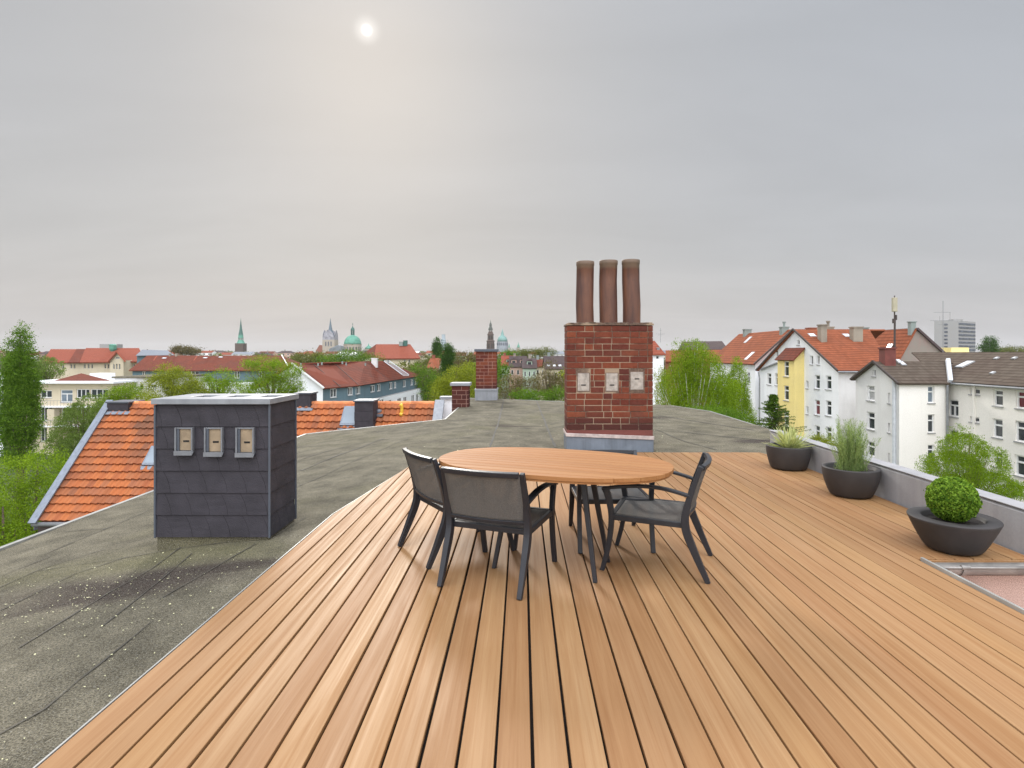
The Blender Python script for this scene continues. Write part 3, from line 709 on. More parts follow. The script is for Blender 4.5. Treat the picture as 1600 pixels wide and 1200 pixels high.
# skirting upstand of felt, visible beneath the cladding
mb = MB(); mb.slab([(SX0-.0, SY+.005, -.30), (SX1+.0, SY+.005, -.20), (SX1, SY+.005, zb_+.02), (SX0, SY+.005, zb_+.02)], (0, .55, 0)); wparent(mb.build('felt_upstand', M['bitumen']), sc)
def shingles(mb, o, u, n, W, z0, z1, rows, tw, seed, flip=1):
    rr = random.Random(seed); h = (z1-z0)/rows
    for k in range(rows):
        za, zb = z0+k*h, z0+(k+1)*h
        off = -tw*rr.uniform(.2, 1.0)
        edges = []
        a = off
        while a < W+tw: edges.append(a); a += tw*rr.uniform(.94, 1.06)
        def curve(e, t): return e-tw*.42*(1-t)**0*((t)**2.0)*flip*-1*-1      # t 0 bottom .. 1 top
        for e0, e1 in zip(edges[:-1], edges[1:]):
            N = 7; L = []; Rr = []
            for i in range(N+1):
                t = i/N; sh = -tw*.40*(t**1.8)*flip+tw*.12
                L.append((min(max(e0+sh+.0012, 0), W), za+.002+(zb-za-.003)*t)); Rr.append((min(max(e1+sh-.0012, 0), W), za+.002+(zb-za-.003)*t))
            if max(p[0] for p in Rr)-min(p[0] for p in L) < .01: continue
            pr = rr.uniform(.0, .0015)
            for i in range(N):
                q = [L[i], Rr[i], Rr[i+1], L[i+1]]
                if abs(q[1][0]-q[0][0])+abs(q[2][0]-q[3][0]) < .004: continue
                dep = lambda z: .014+pr-.009*(z-za)/(zb-za)
                f = [(o[0]+u[0]*a+n[0]*dep(z), o[1]+u[1]*a+n[1]*dep(z), z) for a, z in q]
                mb.face(f)
            b0, b1 = L[0], Rr[0]; d = .014+pr
            mb.face([(o[0]+u[0]*b0[0], o[1]+u[1]*b0[0], za+.002), (o[0]+u[0]*b1[0], o[1]+u[1]*b1[0], za+.002), (o[0]+u[0]*b1[0]+n[0]*d, o[1]+u[1]*b1[0]+n[1]*d, za+.002), (o[0]+u[0]*b0[0]+n[0]*d, o[1]+u[1]*b0[0]+n[1]*d, za+.002)])
mb = MB()
shingles(mb, (SX0, SY), (1,0), (0,-1), SX1-SX0, zb_, zt_, 6, .168, 1)
shingles(mb, (SX1, SY), (0,1), (1,0), SYB-SY, zb_+.0, zt_, 6, .19, 2)
shingles(mb, (SX0, SYB), (0,-1), (-1,0), SYB-SY, zb_, zt_, 6, .19, 3)
shingles(mb, (SX1, SYB), (-1,0), (0,1), SX1-SX0, zb_, zt_, 6, .168, 4)
mb.v = [(p[0], p[1], p[2]-(max(0, (p[1]-SY))*0 if True else 0)) for p in mb.v]
wparent(mb.build('slate_cladding', M['slate']), sc)
mb = MB(); mb.box(SX0+.001, SX1-.001, SY+.001, SYB-.001, zb_+.001, zt_-.001); wparent(mb.build('batten_core', M['black']), sc)
for xx, yy in ((SX0-.018, SY-.020), (SX1+.003, SY-.020), (SX1+.003, SYB+.003), (SX0-.018, SYB+.003)):
    mb = MB(); mb.box(xx, xx+.017, yy, yy+.017, zb_-.004, zt_-.002); wparent(mb.build('corner_profile', M['slate_edge'], bevel=.003), sc)
sx = lambda px: (px-CX)*(SY-.03)/FPX
sz = lambda py: EYE-(py-CY)*(SY-.03)/FPX
for i, (a, b, c, d) in enumerate(((274,302,668,711),(320,348.5,668,713),(369,397.5,668,714))):
    x0, x1, z1, z0 = sx(a), sx(b), sz(c), sz(d); lip = .040
    mb = MB(); y0, y1 = SY-.045, SY-.012; t_ = .013
    mb.box(x0, x0+t_, y0, y1, z0+lip, z1); mb.box(x1-t_, x1, y0, y1, z0+lip, z1); mb.box(x0+t_, x1-t_, y0+.012, y1, z1-t_, z1-.001)
    mb.slab([(x0, y0-.008, z0), (x1, y0-.008, z0), (x1, y1, z0+lip), (x0, y1, z0+lip)], (0, .004, .004))
    mb.box(x0-.001, x1+.001, y0-.010, y0-.006, z0, z0+lip)
    fr = wparent(mb.build('door_frame', M['lead'], bevel=.002), sc)
    mb = MB(); mb.box(x0+t_+.001, x1-t_-.001, SY-.022, SY-.016, z0+lip+.001, z1-t_-.003)
    dr = wparent(mb.build('soot_door', M['door_beige']), sc)
    mb = MB(); xm = (x0+x1)/2+.012; zm = z0+lip+(z1-z0-lip)*.40; mb.box(xm-.026, xm+.026, SY-.025, SY-.021, zm-.008, zm+.008)
    g = mb.build('grip_slot', M['black'], bevel=.002); g.parent = dr; 
    mb = MB(); mb.box(x0+t_+.001, x0+t_+.022, SY-.034, SY-.014, z0+lip+.001, z1-t_-.003); wparent(mb.build('door_reveal', M['slate_edge']), sc)
mb = MB(); o_ = .045; za, zb = zt_+.004, zt_+.053
X0, X1, Y0, Y1 = SX0-o_*.6, SX1+o_*.7, SY-o_, SYB+o_
holes = [(SX0+.19+k*.30, SX0+.19+k*.30+.17) for k in range(3)]; hy0, hy1 = SY+.18, SY+.40
mb.box(X0, X1, Y0, hy0, za, zb); mb.box(X0, X1, hy1, Y1, za, zb)
xs = [X0]+[q for h in holes for q in h]+[X1]
for a, b in zip(xs[::2], xs[1::2]): mb.box(a, b, hy0+.0005, hy1-.0005, za, zb)
wparent(mb.build('cap', M['zinc_light'], bevel=.004), sc)
mb = MB()
for a, b in holes: mb.box(a-.01, b+.01, hy0-.01, hy1+.01, zt_-.05, za-.001)
wparent(mb.build('flue_opening', M['black']), sc)
# ================================================================ TABLE
TH = .74
tbl = empty('dining_table', (.215, 4.08, 0), 'oval slatted teak table top on charcoal legs in the middle of the deck', 'table', rz=R(-20.6))
A_, B_, EX = .835, .51, 2.35
mb = MB(); sw = .082; v = -B_
def ext(v): 
    q = 1-(abs(v)/B_)**EX
    return A_*max(q, 0)**(1/EX)
ks = int(round(2*B_/sw)); sw = 2*B_/ks
for k in range(ks):
    v0, v1 = -B_+k*sw+.0028, -B_+(k+1)*sw-.0028
    vv = [v0+(v1-v0)*i/8 for i in range(9)]
    pts = [(ext(q), q) for q in vv]+[(-ext(q), q) for q in vv[::-1]]
    pts = [p for i, p in enumerate(pts) if i == 0 or (abs(p[0]-pts[i-1][0])+abs(p[1]-pts[i-1][1])) > 1e-5]
    mb.slab([(p[0], p[1], TH-.026) for p in pts], (0, 0, .026))
mb.build('table_top', M['tabletop'], tbl, bevel=.0015, seg=1)
ring0 = [(.975*A_*math.copysign(abs(math.cos(2*PI*i/64))**(2/EX), math.cos(2*PI*i/64)), .975*B_*math.copysign(abs(math.sin(2*PI*i/64))**(2/EX), math.sin(2*PI*i/64))) for i in range(64)]
mb = MB(); mb.prism(ring0, TH-.0275, TH-.0264); mb.build('gap_shade_sheet', M['subdeck'], tbl)  # dark sheet added below the slats, stands in for shade in their gaps
mb = MB(); N = 96; ring = []
for i in range(N):
    a = 2*PI*i/N; c, s_ = math.cos(a), math.sin(a)
    ring.append((A_*math.copysign(abs(c)**(2/EX), c), B_*math.copysign(abs(s_)**(2/EX), s_)))
prof = [(.985, TH-.028), (.985, TH-.040), (.95, TH-.040), (.95, TH-.028)]
vs_ = [(x*s, y*s, z) for s, z in prof for x, y in ring]
mb.mesh(vs_, [((j)*N+i, j*N+(i+1)%N, ((j+1)%4)*N+(i+1)%N, ((j+1)%4)*N+i) for j in range(4) for i in range(N)])
mb.build('under_rim', M['tabletop'], tbl)
mb = MB()
for yy in (-.13, .13): mb.box(-.62, .62, yy-.02, yy+.02, TH-.075, TH-.041)
for xx in (-.45, .45): mb.box(xx-.02, xx+.02, -.109, .109, TH-.074, TH-.042)
mb.build('under_frame', M['frame_dark'], tbl, bevel=.003)
for sx_, sy_ in ((-1,-1),(1,-1),(1,1),(-1,1)):
    mb = MB(); mb.sweep([(sx_*.25, sy_*.11, TH-.042), (sx_*.36, sy_*.20, .0)], (1,0,0), [.038,.028], [.038,.028])
    mb.build('leg', M['frame_dark'], tbl, bevel=.004)

# ================================================================ CHAIRS
def make_chair(loc, facing, label, bt=.76, kind=''):
    e = empty('patio_armchair', (loc[0], loc[1], 0), label, 'chair', 'patio armchairs round the oval table', math.atan2(-facing[0], facing[1]))
    fd = M['frame_dark']; hw = .275
    def curve(ctrl, n=14):
        out_ = []; c = [Vector(ctrl[0])]+[Vector(p) for p in ctrl]+[Vector(ctrl[-1])]
        for i in range(1, len(c)-2):
            for k in range(n):
                t = k/n; p0, p1, p2, p3 = c[i-1], c[i], c[i+1], c[i+2]
                out_.append(.5*((2*p1)+(-p0+p2)*t+(2*p0-5*p1+4*p2-p3)*t*t+(-p0+3*p1-3*p2+p3)*t**3))
        out_.append(c[-2]); return out_
    for s in (-1, 1):
        x = s*hw
        pts = curve([(x, 0, 0), (x, .085, .19), (x, .145, .36), (x*1.0, .125, .52), (x*1.0, .045, bt)], 8)
        k = len(pts); w = [.03+.012*math.sin(PI*i/(k-1)) for i in range(k)]; t = [.030+.022*math.sin(PI*min(1, 1.1*i/(k-1))) for i in range(k)]
        mb = MB(); mb.sweep(pts, (1,0,0), w, t); mb.build('rear_leg', fd, e, bevel=.004)
        pts = curve([(x, .70, 0), (x, .655, .18), (x, .635, .37), (x, .655, .50), (x, .675, .562)], 6); k = len(pts)
        mb = MB(); mb.sweep(pts, (1,0,0), .034, [.030+.016*i/(k-1) for i in range(k)]); mb.build('front_leg', fd, e, bevel=.004)
        pts = curve([(x, .118, .56), (x+s*.012, .30, .60), (x+s*.015, .50, .60), (x+s*.005, .70, .565)], 8)
        mb = MB(); mb.sweep(pts, (1,0,0), .046, .020); mb.build('armrest', fd, e, bevel=.005)
    mb = MB(); i_ = hw-.017
    mb.box(-i_, i_, .155, .185, .345, .382); mb.box(-i_, i_, .615, .65, .355, .392)
    for s in (-1, 1): mb.sweep([(s*(hw-.001), .16, .364), (s*(hw-.001), .64, .374)], (1,0,0), .026, .036)
    mb.build('seat_frame', fd, e, bevel=.004)
    mb = MB(); nx, ny = 10, 12; vv = []
    for j in range(ny+1):
        for i in range(nx+1):
            u, w_ = i/nx, j/ny; sag = .022*math.sin(PI*u)*math.sin(PI*w_)+.004
            vv.append((-i_+2*i_*u, .178+.45*w_, .385+.008*w_-sag))
    fs = [(j*(nx+1)+i, j*(nx+1)+i+1, (j+1)*(nx+1)+i+1, (j+1)*(nx+1)+i) for j in range(ny) for i in range(nx)]
    mb.mesh(vv, fs); o = mb.build('seat', M['sling'], e, smooth=True); s_ = o.modifiers.new('solid', 'SOLIDIFY'); s_.thickness = .003
    # back: curved rails and stretched mesh
    zb, zt = .43, bt-.012
    yb = lambda z: .136-.118*max(0, (z-.42))/(.80-.42)*1.0 if z > .42 else .136
    def rail(z, w, th):
        pts = [(-i_+2*i_*i/10, yb(z)-.030*math.sin(PI*i/10), z) for i in range(11)]
        mb.sweep(pts, (0,-.25,1), w, th)
    mb = MB(); rail(zt, .034, .030); mb.build('top_rail', fd, e, bevel=.004)
    mb = MB(); rail(zb, .026, .024); mb.build('lower_rail', fd, e, bevel=.004)
    mb = MB(); vv = []
    for j in range(ny+1):
        for i in range(nx+1):
            u, z = i/nx, zb+(zt-zb)*j/ny
            vv.append((-i_-.003+(2*i_+.006)*u, yb(z)-.030*math.sin(PI*u)+.004*math.sin(PI*j/ny), z))
    mb.mesh(vv, fs); o = mb.build('back_panel', M['sling'], e, smooth=True); s_ = o.modifiers.new('solid', 'SOLIDIFY'); s_.thickness = .003
    return e
make_chair((-.27, 3.60), (.36, .93), 'charcoal mesh armchair in front of the table with its back to the viewer')
make_chair((-.80, 4.24), (.84, .54), 'charcoal mesh armchair at the left end of the table, half hidden by the front chair')
make_chair((1.31, 4.01), (-.94, .34), 'charcoal mesh armchair at the right end of the table, turned to the left')
make_chair((.70, 5.02), (.02, -1), 'low charcoal mesh armchair on the far side, seen underneath the table top', bt=.66)

# ================================================================ PLANTERS
def planter(x, y, r, h, label, rim=.03, base=.64, sy=1.0, prof_k=1.0):
    e = empty('planter', (x, y, 0), label, 'planter', 'dark round planters along the parapet')
    mb = MB(); n = 10; prof = [(r*base*.96, .012), (r*base, .02)]
    for i in range(1, n+1):
        t = i/n; rr_ = r*(base+(1-base)*(math.sin(t*PI/2)**prof_k if prof_k < 1.2 else t**.85)); prof.append((rr_, .02+(h-.03)*t))
    prof += [(r*1.0, h-.006), (r*.99, h), (r-rim, h+.001), (r-rim-.012, h-.008), (r-rim-.02, h-.06)]
    mb.lathe(prof, (0,0,0), 64, sy=sy); mb.build('bowl', M['planter'], e, smooth=True)
    mb = MB(); rr = random.Random(int(x*100)); vs_ = []; N = 24
    mb.lathe([(.001, h-.030), ((r-rim)*.5, h-.032), (r-rim-.016, h-.035)], (0,0,0), 32, caps=False, sy=sy)
    mb.v = [(p[0], p[1], p[2]+rr.uniform(-.006, .008)) for p in mb.v]
    mb.build('soil', M['soil'], e)
    for a in range(4):
        mb = MB(); w = PI/4+a*PI/2; mb.box(r*base*.75*math.cos(w)-.02, r*base*.75*math.cos(w)+.02, r*base*.75*math.sin(w)-.02, r*base*.75*math.sin(w)+.02, 0, .014)
        mb.build('foot', M['planter'], e)
    return e
planter(3.475, 7.50, .272, .30, 'leftmost dark planter at the far end of the parapet, holding a pale spiky plant', .03, .80, prof_k=.9)
planter(3.475, 6.08, .275, .30, 'middle dark planter against the grey parapet, holding a feathery bush', .03, .73, prof_k=.9)
planter(3.30, 4.405, .298, .25, 'widest dark planter beside the gutter, holding a clipped box ball', .085, .62, prof_k=1.35)

def leafmesh(name, pts, size, mat, parent=None, aspect=.5, rng=RNG, up=None, normal_bias=None):
    """one mesh of many small leaf quads. pts Nx3; size scalar or N"""
    n = len(pts); size = np.broadcast_to(size, (n,)).astype(float)*rng.uniform(.65, 1.3, n)
    d = rng.normal(size=(n, 3)); 
    if up is not None: d = d*.45+np.array(up)
    d /= np.linalg.norm(d, axis=1)[:, None]
    e = rng.normal(size=(n, 3))
    if normal_bias is not None:
        nb = normal_bias/np.maximum(np.linalg.norm(normal_bias, axis=1)[:, None], 1e-6)+rng.normal(size=(n, 3))*.45
        e = np.cross(nb, d)
    w = np.cross(d, e); w /= np.maximum(np.linalg.norm(w, axis=1)[:, None], 1e-6)
    if normal_bias is not None: w = e/np.maximum(np.linalg.norm(e, axis=1)[:, None], 1e-6)
    L = d*size[:, None]; W = w*(size*aspect)[:, None]
    nn = np.cross(d, w)*(size*.12)[:, None]
    V = np.empty((n, 4, 3)); V[:, 0] = pts-L*.5; V[:, 1] = pts+W*.5+nn; V[:, 2] = pts+L*.5; V[:, 3] = pts-W*.5+nn
    me = bpy.data.meshes.new(name); me.vertices.add(n*4); me.vertices.foreach_set('co', V.reshape(-1)); me.loops.add(n*4); me.loops.foreach_set('vertex_index', np.arange(n*4, dtype=np.int32))
    me.polygons.add(n); me.polygons.foreach_set('loop_start', np.arange(0, n*4, 4, dtype=np.int32)); me.polygons.foreach_set('loop_total', np.full(n, 4, dtype=np.int32))
    me.update(); me.validate(); me.materials.append(mat)
    o = bpy.data.objects.new(name, me); COL.objects.link(o)
    if parent: o.parent = parent
    return o
def blades(n, length, spread, width, seed, droop=.5, base_r=.02, seg=6):
    mb = MB(); rr = random.Random(seed)
    for k in range(n):
        a = rr.uniform(0, 2*PI); el = spread(rr); L = length*rr.uniform(.7, 1.08); p = Vector((base_r*math.cos(a)*rr.random(), base_r*math.sin(a)*rr.random(), 0)); d = Vector((math.cos(a)*math.cos(el), math.sin(a)*math.cos(el), math.sin(el)))
        side = Vector((-math.sin(a), math.cos(a), 0)); prev = None
        for i in range(seg+1):
            t = i/seg; w = width*(math.sin(PI*min(.98, t*.8+.18)))*(1-t)**.35
            cur = (p-side*w/2+Vector((0,0,w*.18)), p, p+side*w/2+Vector((0,0,w*.18)))
            if prev: mb.face([prev[0], prev[1], cur[1], cur[0]]); mb.face([prev[1], prev[2], cur[2], cur[1]])
            prev = cur; d = (d+Vector((0,0,-droop*L/seg/ .25*.25))).normalized(); p = p+d*L/seg
    return mb
e = empty('spiky_plant', (3.475, 7.48, .25), 'pale green spiky rosette plant in the leftmost planter', 'potted plant')
blades(150, .33, lambda r: R(r.uniform(12, 88)), .034, 4, droop=.30, base_r=.05).build('leaves', M['lf_agave'], e)
mb = MB(); mb.lathe([(.03,-.02),(.045,.03),(.03,.07)], n=10); mb.build('crown_base', M['lf_agave'], e)
e = empty('feathery_bush', (3.475, 6.08, .25), 'soft feathery green bush in the middle planter', 'potted plant')
pts = []; dirs = []; rr = random.Random(8); mbs = MB()
for k in range(150):
    a = rr.uniform(0, 2*PI); tilt = abs(rr.gauss(0, .27)); L = rr.uniform(.26, .60)*(1-.5*tilt); p = Vector((rr.gauss(0,.05), rr.gauss(0,.05), 0)); d = Vector((math.cos(a)*math.sin(tilt), math.sin(a)*math.sin(tilt), math.cos(tilt)))
    path = [p.copy()]; n = int(L/.018)
    for i in range(n):
        d = (d+Vector((rr.gauss(0,.03), rr.gauss(0,.03), .01))).normalized(); p = p+d*.018; path.append(p.copy())
        for q in range(5):
            w = rr.uniform(0, 2*PI); r_ = .012*(1-.4*i/n); pts.append((p.x+math.cos(w)*r_, p.y+math.sin(w)*r_, p.z+.006)); dirs.append((math.cos(w)*.6+d.x, math.sin(w)*.6+d.y, d.z))
    mbs.tube([path[0], path[n//2], path[-1]], [.0035, .0025, .001], 4)
dirs = np.array(dirs); pts = np.array(pts)
def needlemesh(name, pts, dirs, L, w, mat, parent):
    n = len(pts); d = dirs/np.linalg.norm(dirs, axis=1)[:, None]; s = np.cross(d, RNG.normal(size=(n,3))); s /= np.linalg.norm(s, axis=1)[:, None]
    V = np.empty((n,4,3)); V[:,0] = pts-s*w; V[:,1] = pts+s*w; V[:,2] = pts+d*L+s*w*.3; V[:,3] = pts+d*L-s*w*.3
    me = bpy.data.meshes.new(name); me.from_pydata(V.reshape(-1,3).tolist(), [], np.arange(n*4).reshape(-1,4).tolist()); me.materials.append(mat)
    o = bpy.data.objects.new(name, me); COL.objects.link(o); o.parent = parent; return o
needlemesh('leaves', pts, dirs, .026, .0016, M['lf_rosemary'], e); mbs.build('stems', M['lf_rosemary'], e)
e = empty('box_ball', (3.295, 4.405, .385), 'clipped round box bush with glossy green leaves in the widest planter', 'potted plant')
u = RNG.normal(size=(9000,3)); u /= np.linalg.norm(u, axis=1)[:, None]
lump = 1+.05*np.sin(u[:,0]*9+1)*np.sin(u[:,1]*8)*np.sin(u[:,2]*9+2)
rad = .170*lump*(1-np.abs(RNG.normal(0, .07, 9000))); rad = np.where(RNG.random(9000) < .015, rad*1.07, rad); pb = u*rad[:, None]; pb[:,2] *= .98
leafmesh('leaves', pb, .021, M['lf_box'], e, aspect=.62, normal_bias=u)
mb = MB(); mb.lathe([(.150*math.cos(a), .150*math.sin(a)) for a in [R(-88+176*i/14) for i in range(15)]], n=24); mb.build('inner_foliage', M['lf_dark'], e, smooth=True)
mb = MB(); mb.tube([(0,0,-.26),(0.01,0,-.1)], [.014,.012], 8); mb.build('stem', M['bark'], e)

# ================================================================ ORANGE TILED ROOF NEXT DOOR
RX0, RX1, RY0, RY1, RZ0, RZ1 = -15.95, -3.38, 19.0, 22.4, -4.05, -.44
nb = empty('tiled_house', (-9.7, 21, -15), 'neighbouring house with an orange pantile roof left of the flat roof', 'building')
mb = MB(); cw, rh = .235, .315; ncol = int((RX1-RX0)/cw); SL = math.hypot(RY1-RY0, RZ1-RZ0); nrow = int(round(SL/rh)); rh = SL/nrow; cw = (RX1-RX0)/ncol
sdir = Vector((0, RY1-RY0, RZ1-RZ0)).normalized(); sn = Vector((0, -sdir.z, sdir.y)); prof = [(0,.0),(.12,.030),(.28,.045),(.45,.030),(.6,.004),(.8,-.006),(1.0,.0)]
rr = random.Random(12)
for r_ in range(nrow):
    for c_ in range(ncol):
        dz_ = rr.uniform(-.004,.004); sl_ = rr.uniform(-.006,.006); vs_ = []
        for t, lift in ((0.0, .078), (.5, .042), (1.04, .004)):
            for u_, hgt in prof:
                x = RX0+(c_+u_*1.02)*cw; q = Vector((x, RY0, RZ0))+sdir*((r_+t)*rh+(sl_ if t == 0 else 0))+sn*(hgt+lift+dz_)
                vs_.append(q)
        k = len(prof)
        for j in range(2):
            for i in range(k-1):
                mb.face([vs_[j*k+i], vs_[j*k+i+1], vs_[(j+1)*k+i+1], vs_[(j+1)*k+i]], uv=[(c_+.5, r_+.5)]*4)
        for i in range(k-1):   # front lip
            a, b = vs_[i], vs_[i+1]; mb.face([a, b, b-sn*.055, a-sn*.055], uv=[(c_+.5, r_+.5)]*4)
o = wparent(mb.build('roof_tiles', M['pantile']), nb)
mb = MB(); x = RX0+.1
while x < RX1-.05:
    L = min(.36, RX1-x); q = [(x+L*t, RY1+.0, RZ1+.02) for t in (0, 1)]
    mb.tube([(x, RY1, RZ1-.01), (x+L*.98, RY1, RZ1-.01)], [.10, .088], 12); x += .34
wparent(mb.build('ridge_tiles', M['pantile_plain'] if 'pantile_plain' in M else simple('ridge clay', (.62,.22,.085), .8, .3, 4, isl=.2)), nb)
mb = MB(); mb.slab([(RX0+.1, RY0, RZ0-.10), (RX1, RY0, RZ0-.10), (RX1, RY1, RZ1-.10), (RX0+.1, RY1, RZ1-.10)], (0,0,.06)); 
mb.slab([(RX0+.1, RY1, RZ1-.1), (RX1, RY1, RZ1-.1), (RX1, RY1+4, RZ1-3.6), (RX0+.1, RY1+4, RZ1-3.6)], (0,0,.06)); wparent(mb.build('roof_deck', M['roof_redbrown']), nb)
mb = MB()
mb.sweep([Vector((RX0-.02, RY0-.12, RZ0-.1))+sn*.15, Vector((RX0-.02, RY1+.05, RZ1+.03))+sn*.13], (1,0,0), .26, .06)
mb.box(RX0-.15, RX0-.12, RY0, RY1, RZ0-.3, RZ0-.15)
wparent(mb.build('verge_cover', M['zinc'], bevel=.01), nb)
mb = MB(); mb.tube([(RX0-.1, RY0-.10, RZ0-.06), (RX0+5, RY0-.10, RZ0-.06)], .07, 10); wparent(mb.build('gutter', M['gutter'], smooth=True), nb)
mb = MB(); mb.box(RX0-.02, RX0+6, RY0+.02, RY0+.10, RZ0-.42, RZ0-.12); wparent(mb.build('fascia', M['bargeboard']), nb)
mb = MB(); mb.box(RX0+.2, RX1, RY0+.3, RY1+4, -15, RZ0-.14)
mb.slab([(RX0+.2, RY0+.3, RZ0-.139), (RX0+.2, RY1, RZ1-.14), (RX0+.2, RY1+3.9, RZ0-.139)], (.2,0,0)); wparent(mb.build('wall', M['cream_wall']), nb)
def on_slope(px, py):      # ray hit with the tiled slope
    d = P(px, py, 1.0)-Vector((0,0,EYE)); o0 = Vector((0,0,EYE)); t = (Vector((0,RY0,RZ0))-o0).dot(sn)/d.dot(sn); return o0+d*t
def slope_chimney(px0, px1, pyt, pyb, dep, label, cat='chimney', mat='slate', cap='slate_edge', rows=3):
    b = on_slope((px0+px1)/2, pyb); Y = b.y; x0, x1 = P(px0,0,Y).x, P(px1,0,Y).x; z1 = P(0,pyt,Y).z; z0 = RZ0+(Y-RY0)*(RZ1-RZ0)/(RY1-RY0)-.1
    e = empty('slate_chimney', ((x0+x1)/2, Y+dep/2, z0), label, cat, 'small dark chimneys on the orange roof')
    mb = MB(); n = max(1, rows); h = (z1-z0)/n
    for k in range(n):
        i = .006*(k % 2); mb.box(x0+i, x1-i, Y+i, Y+dep-i, z0+k*h+.004, z0+(k+1)*h)
    wparent(mb.build('cladding', M[mat], bevel=.006), e)
    mb = MB(); mb.box(x0-.04, x1+.04, Y-.04, Y+dep+.04, z1, z1+.06); wparent(mb.build('cap', M[cap], bevel=.008), e)
    mb = MB(); mb.slab([Vector((x0-.12, Y-.10, z0+.02))+sn*.08, Vector((x1+.12, Y-.10, z0+.02))+sn*.08, Vector((x1+.12, Y+.02, z0+.12))+sn*.08, Vector((x0-.12, Y+.02, z0+.12))+sn*.08], sn*.01)
    wparent(mb.build('apron', M['zinc']), e)
slope_chimney(167, 200, 630, 646, .9, 'dark flat cased chimney head at the left end of the orange ridge', rows=1)
slope_chimney(461, 485, 616, 640, .7, 'dark cased chimney on the orange ridge just right of the large slate chimney', rows=1)
slope_chimney(553.5, 583, 628, 684, .75, 'tall slate chimney rising from the middle of the orange roof', rows=4)
def roof_window(px, py, w, h, label):
    c = on_slope(px, py); e = empty('roof_window', c, label, 'roof window', 'roof windows in the orange roof')
    def rect(x0, x1, s0, s1, n0, n1, nm, mt):
        mb = MB(); mb.slab([Vector((x0,0,0))+sdir*s0+sn*n0, Vector((x1,0,0))+sdir*s0+sn*n0, Vector((x1,0,0))+sdir*s1+sn*n0, Vector((x0,0,0))+sdir*s1+sn*n0], sn*(n1-n0)); mb.build(nm, M[mt], e, bevel=.006)
    rect(-w/2, w/2, -h/2, h/2, .02, .12, 'frame', 'zinc'); rect(-w/2+.06, w/2-.06, -h/2+.07, h/2-.07, .121, .127, 'pane', 'glass_blue'); rect(-w/2-.06, w/2+.06, -h/2-.16, -h/2-.002, .03, .06, 'apron', 'zinc')
roof_window(548, 652, .62, .9, 'small roof window left of the tall slate chimney on the orange roof')
roof_window(243, 714, .55, .8, 'small roof window half hidden behind the left edge of the slate clad chimney')
c = on_slope(628, 648); e = empty('vent_pipe', c, 'bright yellow bent vent pipe on the orange roof', 'vent pipe')
mb = MB(); mb.tube([(0,0,-.05),(0,-.02,.18),(0,-.03,.34),(-.05,-.05,.40)], [.075,.06,.06,.085], 12); mb.build('pipe', M['yellow_pipe'], e, smooth=True)
mb = MB(); mb.lathe([(.12,-.02),(.10,.05),(.07,.09)], n=14); mb.build('collar', M['yellow_pipe'], e, smooth=True)
c = on_slope(591, 648); e = empty('roof_vent', c, 'small grey metal vent between the tall slate chimney and the yellow pipe', 'vent')
mb = MB(); mb.lathe([(.10,0),(.10,.12),(.14,.13),(.12,.19),(.02,.22)], n=14); mb.build('cowl', M['zinc'], e); mb = MB(); mb.box(-.2,.2,-.2,.1,-.05,.04); mb.build('base_plate', M['zinc'], e)
# white fire wall end beside it
e = empty('white_firewall', (-2.9, 21.5, -15), 'white rendered wall end between the orange roof and the short brick chimney', 'wall')
mb = MB(); mb.slab([(-3.3,22.6,-15),(-2.2,22.6,-15),(-2.2,22.6,-.28),(-3.15,22.6,-.28),(-3.3,22.6,-.45)], (0,.3,0)); wparent(mb.build('wall', M['white_wall']), e)
mb = MB(); mb.box(-3.2,-2.15,22.5,22.98,-.279,-.2); wparent(mb.build('coping', M['zinc_light']), e)
mb = MB(); mb.slab([Vector((-3.36, RY0, RZ0))+sn*.05, Vector((-3.0, RY0, RZ0))+sn*.05, Vector((-3.0, RY1+.1, RZ1))+sn*.05, Vector((-3.36, RY1+.1, RZ1))+sn*.05], sn*.16); wparent(mb.build('flashing', M['zinc_light'], bevel=.01), e)
mb = MB(); mb.box(-3.35,-3.0,19.05,22.45,-15,-4.2); wparent(mb.build('side_wall', M['white_wall']), e)
